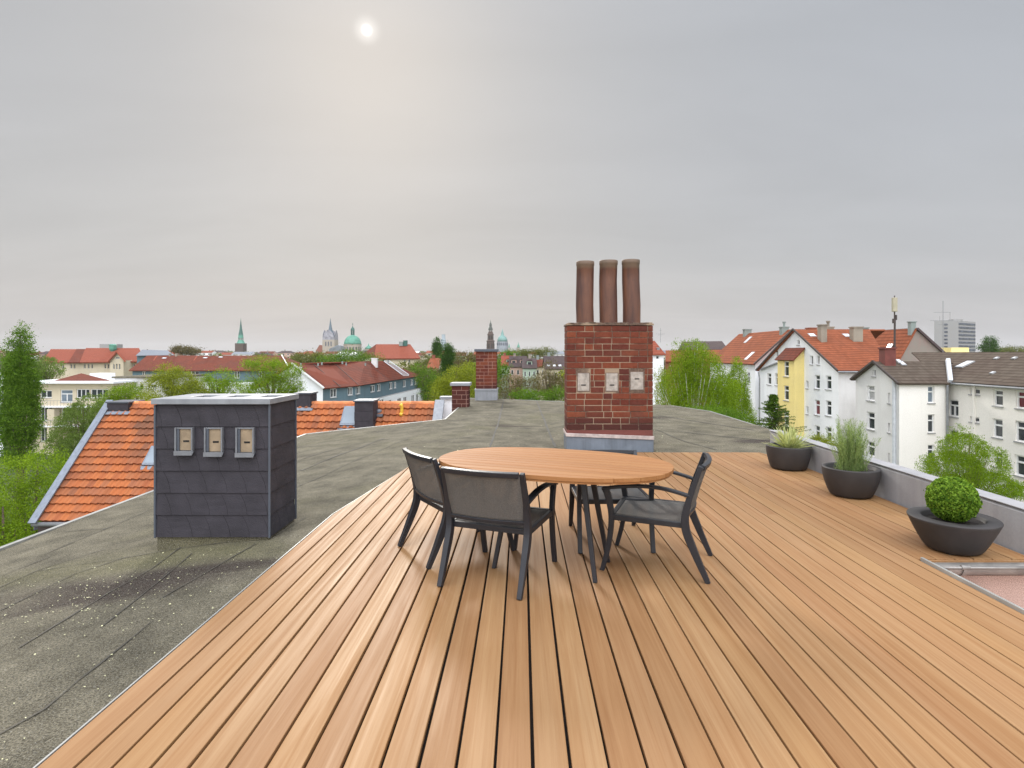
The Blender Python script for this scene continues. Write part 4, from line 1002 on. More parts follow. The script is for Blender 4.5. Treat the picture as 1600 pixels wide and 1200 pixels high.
# ================================================================ BUILDINGS OF THE CITY
GZ = -15.0
def hit(px, p0, u):         # where the sight line of a photo column meets a vertical plane, metres along it
    dx_, dy_ = (px-CX)/FPX, 1.0
    det = dx_*(-u[1])+u[0]*dy_
    # p0 + u s = t (dx,dy)
    s = (p0[1]*dx_-p0[0]*dy_)/(u[0]*dy_-u[1]*dx_); return s
def basis(p0, p1):
    p0 = Vector(p0[:2]); p1 = Vector(p1[:2]); u = (p1-p0); L = u.length; u = u/L; n = Vector((u.y, -u.x))
    if n.dot(-p0) < 0: n = -n
    return p0, u, n, L
def zat(px, py, p0, u):
    s = hit(px, p0, u); Y = p0[1]+u[1]*s; return s, EYE-(py-CY)*Y/FPX
def wall_holes(mb, p0, u, n, top, zb, holes, depth, L):
    tops = lambda s: next((z0+(z1-z0)*((s-s0)/(s1-s0) if s1 > s0 else 0) for (s0, z0), (s1, z1) in zip(top[:-1], top[1:]) if s0-1e-6 <= s <= s1+1e-6), top[-1][1])
    xs = sorted(set([t[0] for t in top]+[h[0] for h in holes]+[h[1] for h in holes]))
    q = lambda s, z, d=0: (p0[0]+u[0]*s-n[0]*d, p0[1]+u[1]*s-n[1]*d, z)
    for a, b in zip(xs[:-1], xs[1:]):
        if b-a < 1e-4: continue
        m_ = (a+b)/2; hs = sorted([h for h in holes if h[0] <= m_ <= h[1]], key=lambda h: h[2]); z = zb
        for h in hs: mb.face([q(a, z), q(b, z), q(b, h[2]), q(a, h[2])]); z = h[3]
        mb.face([q(a, z), q(b, z), q(b, tops(b-1e-5)), q(a, tops(a+1e-5))])
    for a, b, c, d in holes:
        mb.face([q(a,c), q(b,c), q(b,c,depth), q(a,c,depth)]); mb.face([q(a,d), q(b,d), q(b,d,depth), q(a,d,depth)])
        mb.face([q(a,c), q(a,d), q(a,d,depth), q(a,c,depth)]); mb.face([q(b,c), q(b,d), q(b,d,depth), q(b,c,depth)])
def window(par, p0, u, n, h, style, pane, depth, sill=True, fw=None):
    a, b, c, d = h; o = (p0[0], p0[1]); w = b-a; fw = fw or min(.11, w*.14)
    mb = MB(); n0, n1 = -depth-.02, -depth+.06
    mb.obox(o,u,n,a,a+fw,n0,n1,c,d); mb.obox(o,u,n,b-fw,b,n0,n1,c,d); mb.obox(o,u,n,a+fw,b-fw,n0,n1,c,c+fw); mb.obox(o,u,n,a+fw,b-fw,n0,n1,d-fw,d)
    if 't' in style: zt = c+(d-c)*.66; mb.obox(o,u,n,a+fw,b-fw,n0,n1+.01,zt-fw*.6,zt+fw*.6)
    if 'm' in style: zz = d-fw if 't' not in style else c+(d-c)*.66-fw*.6; mb.obox(o,u,n,(a+b)/2-fw*.55,(a+b)/2+fw*.55,n0,n1+.01,c+fw,zz)
    if 'g' in style:
        for k in (1, 2): x = a+(b-a)*k/3; mb.obox(o,u,n,x-fw*.4,x+fw*.4,n0,n1+.01,c+fw,d-fw)
    f = wparent(mb.build('window', M['frame_white'] if 'k' not in style else M['bargeboard']), par)
    mb = MB(); mb.obox(o,u,n,a+.005,b-.005,-depth-.05,-depth-.021,c+.005,d-.005)
    g = mb.build('pane', M[pane]); g.parent = f
    if sill:
        mb = MB(); mb.obox(o,u,n,a-.06,b+.06,-depth+.061,.09,c-.09,c-.002); g = mb.build('sill', M['sill']); g.parent = f
def facade(par, mat, p0, p1, top, wins=(), zb=GZ, depth=.18, name='wall', sill=True):
    """wins: (px0, py0, px1, py1, style, pane)"""
    p0, u, n, L = basis(p0, p1); holes = []
    tp = [(t[0]*L, t[1]) for t in top]
    for w in wins:
        pyc = (w[1]+w[3])/2; s0, s1 = sorted((hit(w[0], p0, u), hit(w[2], p0, u))); pc = (w[0]+w[2])/2
        z1, z0 = zat(pc, w[1], p0, u)[1], zat(pc, w[3], p0, u)[1]
        s0 = max(s0, .02); s1 = min(s1, L-.02)
        if s1-s0 < .08 or z1-z0 < .08: continue
        holes.append((s0, s1, z0, z1)); window(par, p0, u, n, holes[-1], w[4] if len(w) > 4 else 't', w[5] if len(w) > 5 else 'glass', depth, sill)
    mb = MB(); wall_holes(mb, p0, u, n, tp, zb, holes, depth, L)
    return wparent(mb.build(name, M[mat]), par)
def shell(par, mat, pts, z, zb=GZ, name='rear_wall'):      # plain unseen walls: open chain of plan points, z per point
    mb = MB()
    for (a, za), (b, zb_) in zip(list(zip(pts, z))[:-1], list(zip(pts, z))[1:]): mb.face([(a[0],a[1],zb),(b[0],b[1],zb),(b[0],b[1],zb_),(a[0],a[1],za)])
    return wparent(mb.build(name, M[mat]), par)
def roof(par, mat, pts, th=.18, name='roof', uvrot=False):
    pts = [Vector(p) for p in pts]; ue = (pts[1]-pts[0]).normalized(); nn = None
    for k in range(2, len(pts)):
        c = ue.cross(pts[k]-pts[0])
        if c.length > 1e-3: nn = c.normalized(); break
    if nn.z < 0: nn = -nn
    ve = nn.cross(ue)
    if (pts[-1]-pts[0]).dot(ve) < 0: ve = -ve
    top = [p+nn*th*.5 for p in pts]; bot = [p-nn*th*.5 for p in pts]
    mb = MB(); mb.face(top, uv=[((p-pts[0]).dot(ue)+50, (p-pts[0]).dot(ve)+50) for p in pts]); mb.face(bot[::-1], uv=[(0,0)]*len(pts))
    for i in range(len(pts)):
        j = (i+1) % len(pts); mb.face([top[i], top[j], bot[j], bot[i]], uv=[(.1,.1)]*4)
    return wparent(mb.build(name, M[mat]), par)
def barge(par, pts, w=.22, mat='bargeboard', name='verge_board', up=.05):
    mb = MB()
    for a, b in zip(pts[:-1], pts[1:]):
        a, b = Vector(a), Vector(b); s = (b-a).cross(Vector((0,0,1))).normalized(); mb.sweep([a+Vector((0,0,up)), b+Vector((0,0,up))], s, .14, w)
    return wparent(mb.build(name, M[mat]), par)
def chim(par, x, y, z0, z1, w, d, mat, cap=True, pot=False, name='chimney'):
    mb = MB(); mb.box(x-w/2, x+w/2, y-d/2, y+d/2, z0, z1)
    if cap: mb.box(x-w/2-.08, x+w/2+.08, y-d/2-.08, y+d/2+.08, z1+.002, z1+.14)
    if pot: mb.lathe([(.16,0),(.16,.5),(.24,.55),(.24,.75)], (x, y, z1+.14), 10)
    return wparent(mb.build(name, M[mat]), par)
def skyl(par, c, ue, ve, w, h, mat='skylight'):
    ue, ve = Vector(ue).normalized(), Vector(ve).normalized(); nn = ue.cross(ve); nn = nn if nn.z > 0 else -nn; c = Vector(c)+nn*.1
    mb = MB(); mb.slab([c-ue*w/2-ve*h/2, c+ue*w/2-ve*h/2, c+ue*w/2+ve*h/2, c-ue*w/2+ve*h/2], nn*.10)
    f = wparent(mb.build('skylight', M['sill']), par)
    mb = MB(); c = c+nn*.104; w -= .16; h -= .16; mb.slab([c-ue*w/2-ve*h/2, c+ue*w/2-ve*h/2, c+ue*w/2+ve*h/2, c-ue*w/2+ve*h/2], nn*.01)
    g = mb.build('pane', M[mat]); g.parent = f
def on_plane(px, py, a, b, c):
    a, b, c = Vector(a), Vector(b), Vector(c); nn = (b-a).cross(c-a); o0 = Vector((0,0,EYE)); d = Vector(((px-CX)/FPX, 1, -(py-CY)/FPX)); t = (a-o0).dot(nn)/d.dot(nn); return o0+d*t
def bld_root(x, y, label, name='house', cat='house', group=None): return empty(name, (x, y, GZ), label, cat, group)

# ---------- white gabled house with the yellow stair tower
YN, YR, YF = 62.0, 71.7, 82.7; XG = (1310-CX)*YN/FPX
zE = EYE-26*YN/FPX; zEf = EYE-26*YF/FPX; zR = EYE+36*YR/FPX
h = bld_root(XG+4, 71, 'white gabled house with a bright red roof and a yellow stair tower')
W = [(1245,531,1249.5,539,'p'),(1266,555.5,1270.5,569.5,'p'),(1276,555.5,1280.5,569.5,'p'),(1259.3,595,1263,607,'p'),(1273,586,1281,607.6,'t'),(1290,587,1299,608.5,'t'),
     (1259.3,634.5,1263,647,'p'),(1273,625,1281,648.5,'t','winered'),(1290,626,1299,649.5,'t'),(1273,665,1281,690,'t'),(1290,667,1299,691,'t'),
     (1198.5,583,1205,601,'t'),(1211,583,1216,602,'t'),(1198.5,618,1205,637,'t'),(1211,618,1216,639,'t'),(1198.5,654,1205,673,'t'),(1212,548,1216,560,'p')]
facade(h, 'white_wall', (XG, YN), (XG, YF), [(0, zE), ((YR-YN)/(YF-YN), zR), (1, zEf)], W)
XV = (1358-CX)*YR/FPX
facade(h, 'grey_wall', (XG, YN), (XG+13, YN+.6), [(0, zE), (1, zE)], [])
shell(h, 'white_wall', [(XG+13,YN+.6),(XG+13,YF),(XG,YF)], [zE,zE,zEf])
ev0, ev1 = Vector((XG-.35, YN-.35, zE-.12)), Vector((XG-.35, YR, zR+.05))
vb = (1352-CX)*(YN)/FPX
roof(h, 'roof_red', [(XG-.3, YN-.35, zE-.12), ((1352-CX)*61.7/FPX, YN-.35, zE-.12), ((1386-CX)*63.6/FPX, 63.6, EYE-11*63.6/FPX+.05), (XV, YR, zR+.05), (XG-.3, YR, zR+.05)])
roof(h, 'roof_red', [(XG-.3, YF+.3, zEf-.1), (XV+2, YF+.3, zEf-.1), (XV+2, YR, zR+.04), (XG-.3, YR, zR+.04)])
barge(h, [(XG-.34, YN-.4, zE-.1), (XG-.34, YR, zR+.1), (XG-.34, YF+.35, zEf-.1)], .2)
mb = MB(); mb.tube([(XG-.2,YF-.2,zEf-.3),(XG-.2,YF-.6,zEf-1.2),(XG-.2,YF-.6,GZ)], .09, 8); wparent(mb.build('downpipe', M['gutter']), h)
mb = MB(); mb.tube([(XG-.3,YN-.45,zE-.2),((1352-CX)*61.5/FPX,YN-.45,zE-.2)], .09, 8); wparent(mb.build('gutter', M['gutter']), h)
# little pent roof line
p_ = lambda px, py, X=XG: (X, FPX*X/(px-CX), EYE-(py-CY)*X/(px-CX))
mb = MB(); a, b = p_(1190,577.5), p_(1215.5,567); mb.sweep([Vector(a)+Vector((-.1,0,0)), Vector(b)+Vector((-.1,0,0))], (1,0,0), .3, .14); wparent(mb.build('ledge', M['gutter']), h)
sa, sb, scc = (XG,YN,zE), (XG+5,YN,zE), (XG,YR,zR)
def rc(px0, px1, pyt, pyb, mat, pot=False, back=False):
    b_ = on_plane((px0+px1)/2, pyb, sa, sb, scc) if not back else Vector(((((px0+px1)/2)-CX)*(YR+1.5)/FPX, YR+1.5, zR-1))
    w = (px1-px0)*b_.y/FPX; chim(h, b_.x, b_.y+.4, b_.z-.6, EYE-(pyt-CY)*b_.y/FPX, w, .9, mat, True, pot)
rc(1283,1292,508.5,537,'chimney_old'); rc(1333.5,1348,512,537,'chimney_old'); rc(1264,1276,513.5,0,'brick_far',back=True); rc(1290,1303,512,0,'chimney_old',True,True); rc(1347,1357,513,0,'chimney_grey',back=True)
for px, py in ((1268.5,525.5),(1322.5,526)): skyl(h, on_plane(px, py, sa, sb, scc), (1,0,0), (0,YR-YN,zR-zE), .8, .9)
# yellow tower
XT = XG-1.2; YT0 = FPX*XT/(1241-CX); YT1 = FPX*XT/(1215-CX)
t_ = bld_root(XT+.6, (YT0+YT1)/2, 'narrow yellow stair tower with a brown lean to roof on the white gabled house', 'stair_tower', 'tower')
zt0 = EYE-(562-CY)*YT0/FPX; zt1 = EYE-(562.5-CY)*YT1/FPX; ztr = EYE-(544-CY)*YT0/FPX
facade(t_, 'yellow_wall', (XT, YT0), (XT, YT1), [(0, zt0), (1, zt0)], [(1224.5,564.5,1232.5,588,'t'),(1224.5,602.5,1232.5,625.5,'t'),(1224.5,643,1232.5,665,'t')])
facade(t_, 'yellow_wall', (XT, YT0), (XG, YT0), [(0, zt0), (1, ztr)])
shell(t_, 'yellow_wall', [(XT,YT1),(XG,YT1)], [zt0,ztr])
roof(t_, 'roof_redbrown', [(XT-.25, YT0-.25, zt0-.1), (XT-.25, YT1+.25, zt0-.1), (XG, YT1+.25, ztr+.02), (XG, YT0-.25, ztr+.02)], .14)
# ---------- white house behind, left
XL = 34.07; h = bld_root(39, 92, 'white house with red roof and grey green chimneys, left of the yellow tower')
YL = 84.0; zLe = 0.05; XLr = (1236-CX)*YL/FPX; zLr = EYE+36.5*YL/FPX
facade(h, 'white_wall', (XL, YL), (XL*2-XL+10.6, YL), [(0, zLe), ((XLr-XL)/10.6, zLr), (1, zLe)])
facade(h, 'white_wall', (XL, YL), (XL, 104), [(0, zLe), (1, zLe)], [(1167,581.5,1171.7,599.5,'t'),(1167,618,1171.7,634,'t'),(1152,583,1156,600,'t'),(1167,652,1171.7,668,'t')])
shell(h, 'white_wall', [(XL+10.6,YL),(XL+10.6,104),(XL,104)], [zLe,zLe,zLe])
roof(h, 'roof_red', [(XL-.4, YL-.5, zLe-.2), (XL-.4, 104, zLe-.2), (XLr, 104, zLr), (XLr, YL-.5, zLr)])
roof(h, 'roof_red', [(XL+11, YL-.5, zLe-.2), (XL+11, 104, zLe-.2), (XLr, 104, zLr), (XLr, YL-.5, zLr)])
barge(h, [(XL-.4, YL-.55, zLe-.15), (XLr, YL-.55, zLr+.05)], .22)
sa, sb, scc = (XL,YL,zLe), (XL,YL+5,zLe), (XLr,YL,zLr)
for px0, px1, pyt, pyb in ((1159.5,1170,515.5,525.5),(1216.5,1227.5,512,523)):
    b_ = on_plane((px0+px1)/2, pyb, sa, sb, scc); w = (px1-px0)*b_.y/FPX; chim(h, b_.x+.3, b_.y, b_.z-.8, EYE-(pyt-CY)*b_.y/FPX, w, w*.8, 'chimney_grey', True, px0 > 1200)
for px, py, w in ((1169.5,532,1.0),(1172,557.5,1.2)): skyl(h, on_plane(px, py, sa, sb, scc), (0,1,0), (XLr-XL,0,zLr-zLe), w, w*1.5)
# ---------- house with the firewall gable
h = bld_root(55, 85, 'red roofed house with a bare patched grey firewall gable, left of the tower block')
YR2 = 80.0; xa, za = (1432-CX)*YR2/FPX, EYE+38.5*YR2/FPX
lx, lz = xa-5.2, za-6.0*1.55; rx_, rz = (1478-CX)*YR2/FPX, EYE-3*YR2/FPX
facade(h, 'firewall', (lx, YR2), (rx_+.9, YR2), [(0, lz), ((xa-lx)/(rx_+.9-lx), za), (1, rz-.9)])
roof(h, 'roof_red', [(lx, YR2-.1, lz), (lx, 93, lz), (xa, 93, za), (xa, YR2-.1, za)])
roof(h, 'roof_dark', [(rx_+1.1, YR2-.3, rz-1), (rx_+1.1, 93, rz-1), (xa, 93, za+.02), (xa, YR2-.3, za+.02)], .3)
chim(h, xa-.3, YR2+.5, za-.9, za+.9, .7, .7, 'chimney_grey', True); skyl(h, (xa-1.7, YR2+3.2, za-2.75), (0,1,0), (xa-lx,0,za-lz), 1.1, 1.4)
shell(h, 'firewall', [(lx,YR2),(lx,93),(rx_+.9,93),(rx_+.9,YR2)], [lz,lz,rz-.9,rz-.9])
# ---------- cream gabled house
YN2, YR3, YF2 = 50.0, 53.2, 56.5; XC = (1405-CX)*YN2/FPX; zc1 = EYE-46*YN2/FPX; zc2 = EYE-40*YF2/FPX; zc3 = EYE-14*YR3/FPX
h = bld_root(XC+3, 53, 'cream gabled house with a brown roof and a maroon chimney')
W = [(1363,577.5,1368,588,'p'),(1354.5,603,1366.5,626,'t','curtain'),(1387.5,614,1390.5,630,'p'),(1354.5,644,1366.5,671,'t'),(1387.5,661,1390.5,676,'p'),(1354.5,690,1366.5,713,'t'),(1387.5,708,1390.5,724,'p')]
facade(h, 'grey_wall', (XC, YN2), (XC, YF2), [(0, zc1), ((YR3-YN2)/(YF2-YN2), zc3), (1, zc2)], W)
XC2 = (1478.5-CX)*YN2/FPX
facade(h, 'cream_wall', (XC, YN2), (XC2, YN2), [(0, zc1), (1, zc1)], [(1450,603.5,1460,629.5,'t','glass_blue'),(1450,647.5,1460,676,'t'),(1450,695,1460,718,'t')])
shell(h, 'grey_wall', [(XC2,YN2),(XC2+3,YF2),(XC,YF2)], [zc1,zc2,zc2])
roof(h, 'roof_brown', [(XC-.3, YN2-.3, zc1-.1), (XC2+.1, YN2-.3, zc1-.1), (XC2+2.2, YR3, zc3), (XC-.3, YR3, zc3)])
roof(h, 'roof_brown', [(XC-.3, YF2+.3, zc2-.1), (XC2+3, YF2+.3, zc2-.1), (XC2+3, YR3, zc3), (XC-.3, YR3, zc3)])
barge(h, [(XC-.33, YN2-.35, zc1-.1), (XC-.33, YR3, zc3+.04), (XC-.33, YF2+.35, zc2-.1)], .18)
mb = MB(); mb.tube([(XC-.12,YN2+.5,zc1+.2),(XC-.12,YN2+.5,GZ)], .16, 8); wparent(mb.build('downpipe', M['downpipe']), h)
mb = MB(); mb.tube([(XC2-.05,YN2-.2,zc1-.2),(XC2-.05,YN2-.2,GZ)], .10, 8); wparent(mb.build('downpipe', M['gutter']), h)
b_ = on_plane(1392, 574, (XC,YN2,zc1), (XC+3,YN2,zc1), (XC,YR3,zc3))
chim(h, b_.x, b_.y+.5, b_.z-.8, EYE-(545-CY)*b_.y/FPX, .98, .9, 'chimney_red', True)
mast_at = Vector((b_.x+.72, b_.y+.6, b_.z))
for px, py in ((1409,570),(1404,567)): 
    q = on_plane(px, py, (XC,YN2,zc1), (XC+3,YN2,zc1), (XC,YR3,zc3)); skyl(h, q, (1,0,0), (0,YR3-YN2,zc3-zc1), .45, .7)
# mobile phone mast
e = empty('antenna_mast', mast_at, 'slim dark antenna mast with a pale box on top beside the maroon chimney', 'antenna')
zt_ = EYE-(462-CY)*mast_at.y/FPX-mast_at.z; kk = mast_at.y/FPX
mb = MB(); mb.tube([(0,0,-.2),(0,0,zt_)], [.09,.05], 8); mb.tube([(0,0,.1),(.5,.9,-.6)], .03, 6); wz = lambda py: EYE-(py-CY)*kk-mast_at.z
mb.build('pole', M['bargeboard'], e)
mb = MB(); mb.box(-.20,.20,-.14,.14,wz(487),wz(465)); mb.build('antenna_box', simple('beige antenna', (.42,.38,.27),.6,.1), e, bevel=.03)
mb = MB(); mb.box(-.16,.06,-.1,.1,wz(505),wz(498)); mb.box(.06,.2,-.06,.06,wz(500),wz(492)); mb.tube([(.12,.05,wz(492)),(.1,.05,wz(560))], .035, 6); mb.build('fittings', M['bargeboard'], e)
# ---------- long cream house on the right, facade turned to the left
XW = 37.5; YW0 = FPX*XW/(1480-CX); YW1 = 30.0; zw = -.87; XWR = 42.6; zwr = 1.53
h = bld_root(XW+4, 42, 'long cream house with a low brown roof at the right edge', 'house')
W = [(1481.5,624.5,1497.5,651,'tm'),(1515,607,1531,616.5,'p'),(1515,651.5,1530,660,'p'),(1552,609,1567,634.5,'t'),(1551,654.5,1566.5,684,'t'),(1552,706,1566,730,'t'),(1587,611,1603,638.5,'t','winered'),(1586,658,1602.5,690.5,'t'),(1585.5,711.5,1603,744,'t'),
     (1515,698,1529,707,'p'),(1482,672,1497,700,'tm'),(1630,612,1652,642,'t'),(1630,662,1652,697,'t'),(1630,716,1652,752,'t')]
facade(h, 'cream_wall', (XW, YW1), (XW, YW0), [(0, zw), (1, zw)], W)
shell(h, 'cream_wall', [(XW,YW1),(XW+10,YW1),(XW+10,63),(XW,63),(XW,YW0)], [zw]*5)
roof(h, 'roof_brown', [(XW-.35, YW1, zw-.15), (XW-.35, YW0+.15, zw-.15), (XWR, 62.9, zwr), (XWR, YW1, zwr)])
roof(h, 'roof_brown', [(XW+10.4, YW1, zw-.2), (XW+10.4, 62.9, zw-.2), (XWR, 62.9, zwr), (XWR, YW1, zwr)])
mb = MB(); mb.tube([(XW-.42,YW1,zw-.24),(XW-.42,YW0,zw-.24)], .09, 8); wparent(mb.build('gutter', M['gutter']), h)
a = Vector((37.0, 49.75, -1.05)); b = Vector((39.25, 53.1, .80)); mb = MB(); mb.sweep([a+Vector((.0,-.05,.14)), b+Vector((0,-.05,.14))], (1,0,0), .38, .24); wparent(mb.build('firewall_coping', M['downpipe']), h)
mb = MB(); mb.slab([(XW+.0,YW0-3.2,GZ),(XW,YW0-3.2,zw-.3),(XW,YW0-3.0,zw-.3),(XW,YW0-3.0,GZ)], (-.14,0,0)); wparent(mb.build('wall_offset', M['cream_wall']), h)
sa, sb, scc = (XW,YW1,zw), (XW,YW0,zw), (XWR,YW1,zwr)
skyl(h, on_plane(1508.5,571.5,sa,sb,scc), (0,1,0), (XWR-XW,0,zwr-zw), .9, 1.3)
for px, py in ((1558,562),(1586,562),(1552,585)): skyl(h, on_plane(px,py,sa,sb,scc), (0,1,0), (XWR-XW,0,zwr-zw), .35, .35)
e = empty('tv_antenna', (0,0,0), 'thin rooftop television antenna with crossbars in front of the tower block', 'antenna')
q = Vector(((1473.5-CX)*61/FPX, 61, 0.6)); e.location = q; mb = MB(); mb.tube([(0,0,0),(0,0,EYE-(470-CY)*61/FPX-.6)], .03, 6)
for py, L in ((488,1.0),(501,1.35),(507,.5)): zz = EYE-(py-CY)*61/FPX-.6; mb.tube([(-L,0,zz),(L*.8,0,zz)], .018, 5)
mb.build('pole', M['gutter'], e)
# ---------- tower block
YT = 600.0; h = bld_root((1495-CX)*YT/FPX, YT+10, 'grey concrete tower block with dark window bands on the far right skyline', 'tower_block', 'tower block')
s_ = YT/FPX; x0, x1, x2 = (1466-CX)*s_, (1496-CX)*s_, (1524-CX)*s_*1.04; ztp = EYE+51*s_
y2 = YT*1.04
mb = MB(); mb.prism([(x0,YT+6),(x1,YT-1),(x2,y2),(x2-20,y2+16)], GZ, ztp); wparent(mb.build('wall', M['concrete_far']), h)
pA, pB = Vector((x1,YT-1,0)), Vector((x2,y2,0)); d = (pB-pA); nn = Vector((d.y,-d.x,0)).normalized()
for k in range(11):
    z0 = ztp-2.2-k*3.9; mb = MB(); mb.slab([pA+d*.03+Vector((0,0,z0-1.9)), pA+d*.985+Vector((0,0,z0-1.9)), pA+d*.985+Vector((0,0,z0)), pA+d*.03+Vector((0,0,z0))], nn*.4); wparent(mb.build('window_band', M['glass_far'] if 'glass_far' in M else M.setdefault('glass_far', simple('far dark glazing', (.075,.085,.11), .4, .6, .25))), h)
pA, pB = Vector((x0,YT+6,0)), Vector((x1,YT-1,0)); d = pB-pA; nn = Vector((d.y,-d.x,0)).normalized()
for k in range(11):
    z0 = ztp-3-k*3.9; mb = MB(); mb.slab([pA+d*.42+Vector((0,0,z0-1.7)), pA+d*.56+Vector((0,0,z0-1.7)), pA+d*.56+Vector((0,0,z0)), pA+d*.42+Vector((0,0,z0))], nn*.4); wparent(mb.build('window', M['glass_far']), h)
mb = MB(); mb.box(x1-2,x1+8,YT+3,YT+10,ztp+.01,ztp+1.8); mb.tube([(x1-4,YT+5,ztp),(x1-4,YT+5,ztp+9)], .35, 5); mb.tube([(x1-14,YT+6,ztp),(x1-14,YT+6,ztp+5)], .25, 5); wparent(mb.build('roof_plant', M['concrete_far']), h)
h = bld_root((1502-CX)*420/FPX, 420, 'low yellowish flat roofed block at the foot of the tower block', 'flat_block', 'building')
mb = MB(); s_ = 420/FPX; mb.box((1486-CX)*s_,(1514-CX)*s_,420,440,GZ,EYE+9*s_); wparent(mb.build('wall', M['yellow_wall']), h)
mb = MB(); mb.box((1484-CX)*s_,(1535-CX)*s_,416,419.9,GZ,EYE+1.5*s_); wparent(mb.build('front_block', M['white_wall']), h)

# ---------- houses between chimney and birches
h = bld_root((1030-CX)*110/FPX, 115, 'small white house with red roof right of the large brick chimney')
s_ = 110/FPX; X0, X1 = (1002-CX)*s_, (1037-CX)*s_
facade(h, 'white_wall', (X0,110), (X1,110), [(0,EYE-2*s_),(1,EYE-2*s_)], [(1025,556,1030,561,'p')], sill=False)
roof(h, 'roof_rose', [(X0-.3,109.6,EYE-2.5*s_),(X1+.3,109.6,EYE-2.5*s_),(X1-.6,115,EYE+19*115/FPX),(X0,115,EYE+19*115/FPX)])
shell(h, 'white_wall', [(X1,110),(X1,120),(X0,120),(X0,110)], [EYE-2*s_]*4); chim(h, X1-.7, 111.5, -.5, EYE+8*s_, .5, .5, 'zinc_light')
e = empty('tv_antenna', ((1032-CX)*115/FPX, 115, EYE+17*115/FPX), 'thin television antenna just right of the large brick chimney', 'antenna')
mb = MB(); mb.tube([(0,0,0),(0,0,2.9)], .035, 5)
for zz, L in ((2.4,.3),(1.7,.9),(1.5,.5)): mb.tube([(-L,0,zz),(L,0,zz)], .02, 5)
mb.build('pole', M['gutter'], e)
h = bld_root((1110-CX)*120/FPX, 125, 'house with dark hipped roof above an orange roof behind the birches')
s_ = 122/FPX; c = lambda px, py, Y: P(px, py, Y)
roof(h, 'roof_dark', [c(1060,546.5,120),c(1138,546.5,120),c(1128,533.5,128),c(1066,534.5,128)])
roof(h, 'roof_red', [c(1040,565.5,114),c(1136,565.5,114),c(1139,547,119.5),c(1040,548,119.5)])
facade(h, 'brick_far', ((1040-CX)*114.4/FPX,114.4), ((1132-CX)*114.4/FPX,114.4), [(0,-.25),(1,-.25)], [(1114,570,1120,580,'p')], sill=False)
shell(h, 'brick_far', [((1132-CX)*114.4/FPX,114.4),((1136-CX)*.142,128),((1040-CX)*.142,128),((1040-CX)*114.4/FPX,114.4)], [-.3,EYE,EYE,-.3])
chim(h, (1139.5-CX)*112/FPX, 112, -4, EYE-6*112/FPX+1.6, .9, .9, 'chimney_grey'); 
h = bld_root((1136-CX)*104/FPX, 106, 'narrow white gable wall between the birches and the white house', 'house')
s_ = 104/FPX; facade(h, 'white_wall', ((1131-CX)*s_,104), ((1146-CX)*s_,104), [(0,EYE-16*s_),(1,EYE-24*s_)], [(1134,577,1137,586,'p')], sill=False)
roof(h, 'roof_red', [c(1130,567.5,103.8),c(1131,567,110),c(1147,575,110),c(1147,577,103.8)])

# ---------- curved red roofed building on the left centre
k0 = 90/70.
fp = []     # facade points from eave pixels, constant eave height
zeave = 1.5-4.2*k0
for px, py in ((504.5,606),(557,602),(605,594.3),(629,590.8),(655,586.6)):
    Y = FPX*(EYE-zeave)/(py-CY); fp.append(((px-CX)*Y/FPX, Y))
zridge = EYE-16.5*90/FPX
rp_ = [((457.5-CX)*91/FPX, 91)]
for px, py in ((520,566.3),(570,565.2),(598,564.4)): Y = FPX*(EYE-zridge)/(py-CY); rp_.append(((px-CX)*Y/FPX, Y))
h = bld_root(-28, 110, 'curved terrace building with a long red roof and a blue top storey')
WB = [[(516,607,526,621,'m'),(543.5,605,551,617.5,'m'),(555.5,604,557,616,'p')],[(557.8,604,563,615.5,'m'),(579,602,585.5,612.5,'m'),(589.5,600,594.5,611,'m')],[(608.5,597.5,613,608,'m'),(615.5,597,619,606.5,'m')],[(629.5,594.5,634,604.5,'m'),(641.5,592.5,645,602,'m'),(648,591.5,651.5,601,'m')]]
for i in range(4):
    facade(h, 'blue_wall', fp[i], fp[i+1], [(0, zeave+.1),(1, zeave+.1)], WB[i], depth=.1)
# white curved lower storeys, a step in front
lo = []; zlow = zeave-2.9
for i, p in enumerate(fp):
    a = Vector(fp[max(i-1,0)]); b = Vector(fp[min(i+1,4)]); d = (b-a).normalized(); nv = Vector((d.y,-d.x)); lo.append((p[0]+nv.x*1.3, p[1]+nv.y*1.3))
WL = [[(520,634,530,646,'m'),(545,628,552,638,'m')],[(593,624,600,640,'m'),(604,625,612,640,'m')],[(621,622,627,634,'m'),(630.5,620,635.5,634,'m')],[(643,617,647.5,631,'m'),(650,615,654,628,'m')]]
for i in range(4): facade(h, 'white_wall', lo[i], lo[i+1], [(0, zlow),(1, zlow)], WL[i], depth=.1, name='lower_wall', sill=False)
mb = MB()
for i in range(4): mb.mesh([(*fp[i],zlow-.05),(*fp[i+1],zlow-.05),(*lo[i+1],zlow-.05),(*lo[i],zlow-.05)], [(0,1,2,3)])
wparent(mb.build('balcony_floor', M['concrete_far']), h)
n4 = len(fp); endr = (rp_[3][0]+1.0, rp_[3][1]+.5)
g0 = Vector(fp[0]); gr = Vector(rp_[0]); gb = gr+(gr-g0)
facade(h, 'white_wall', (fp[0][0], fp[0][1]), (gb.x, gb.y), [(0, zeave+.1),(.5, zridge+.05),(1, zeave)], [(467,573,471,586,'p')])
rz_ = [zridge]*4
R4 = [(rp_[0][0],rp_[0][1]-.5),(rp_[1][0],rp_[1][1]),(rp_[2][0],rp_[2][1]),(rp_[3][0],rp_[3][1]),(rp_[3][0]+.6,rp_[3][1]+6)]
E5 = [(fp[0][0]+.4,fp[0][1]-.6)]+[(p[0]+.4,p[1]) for p in fp[1:]]
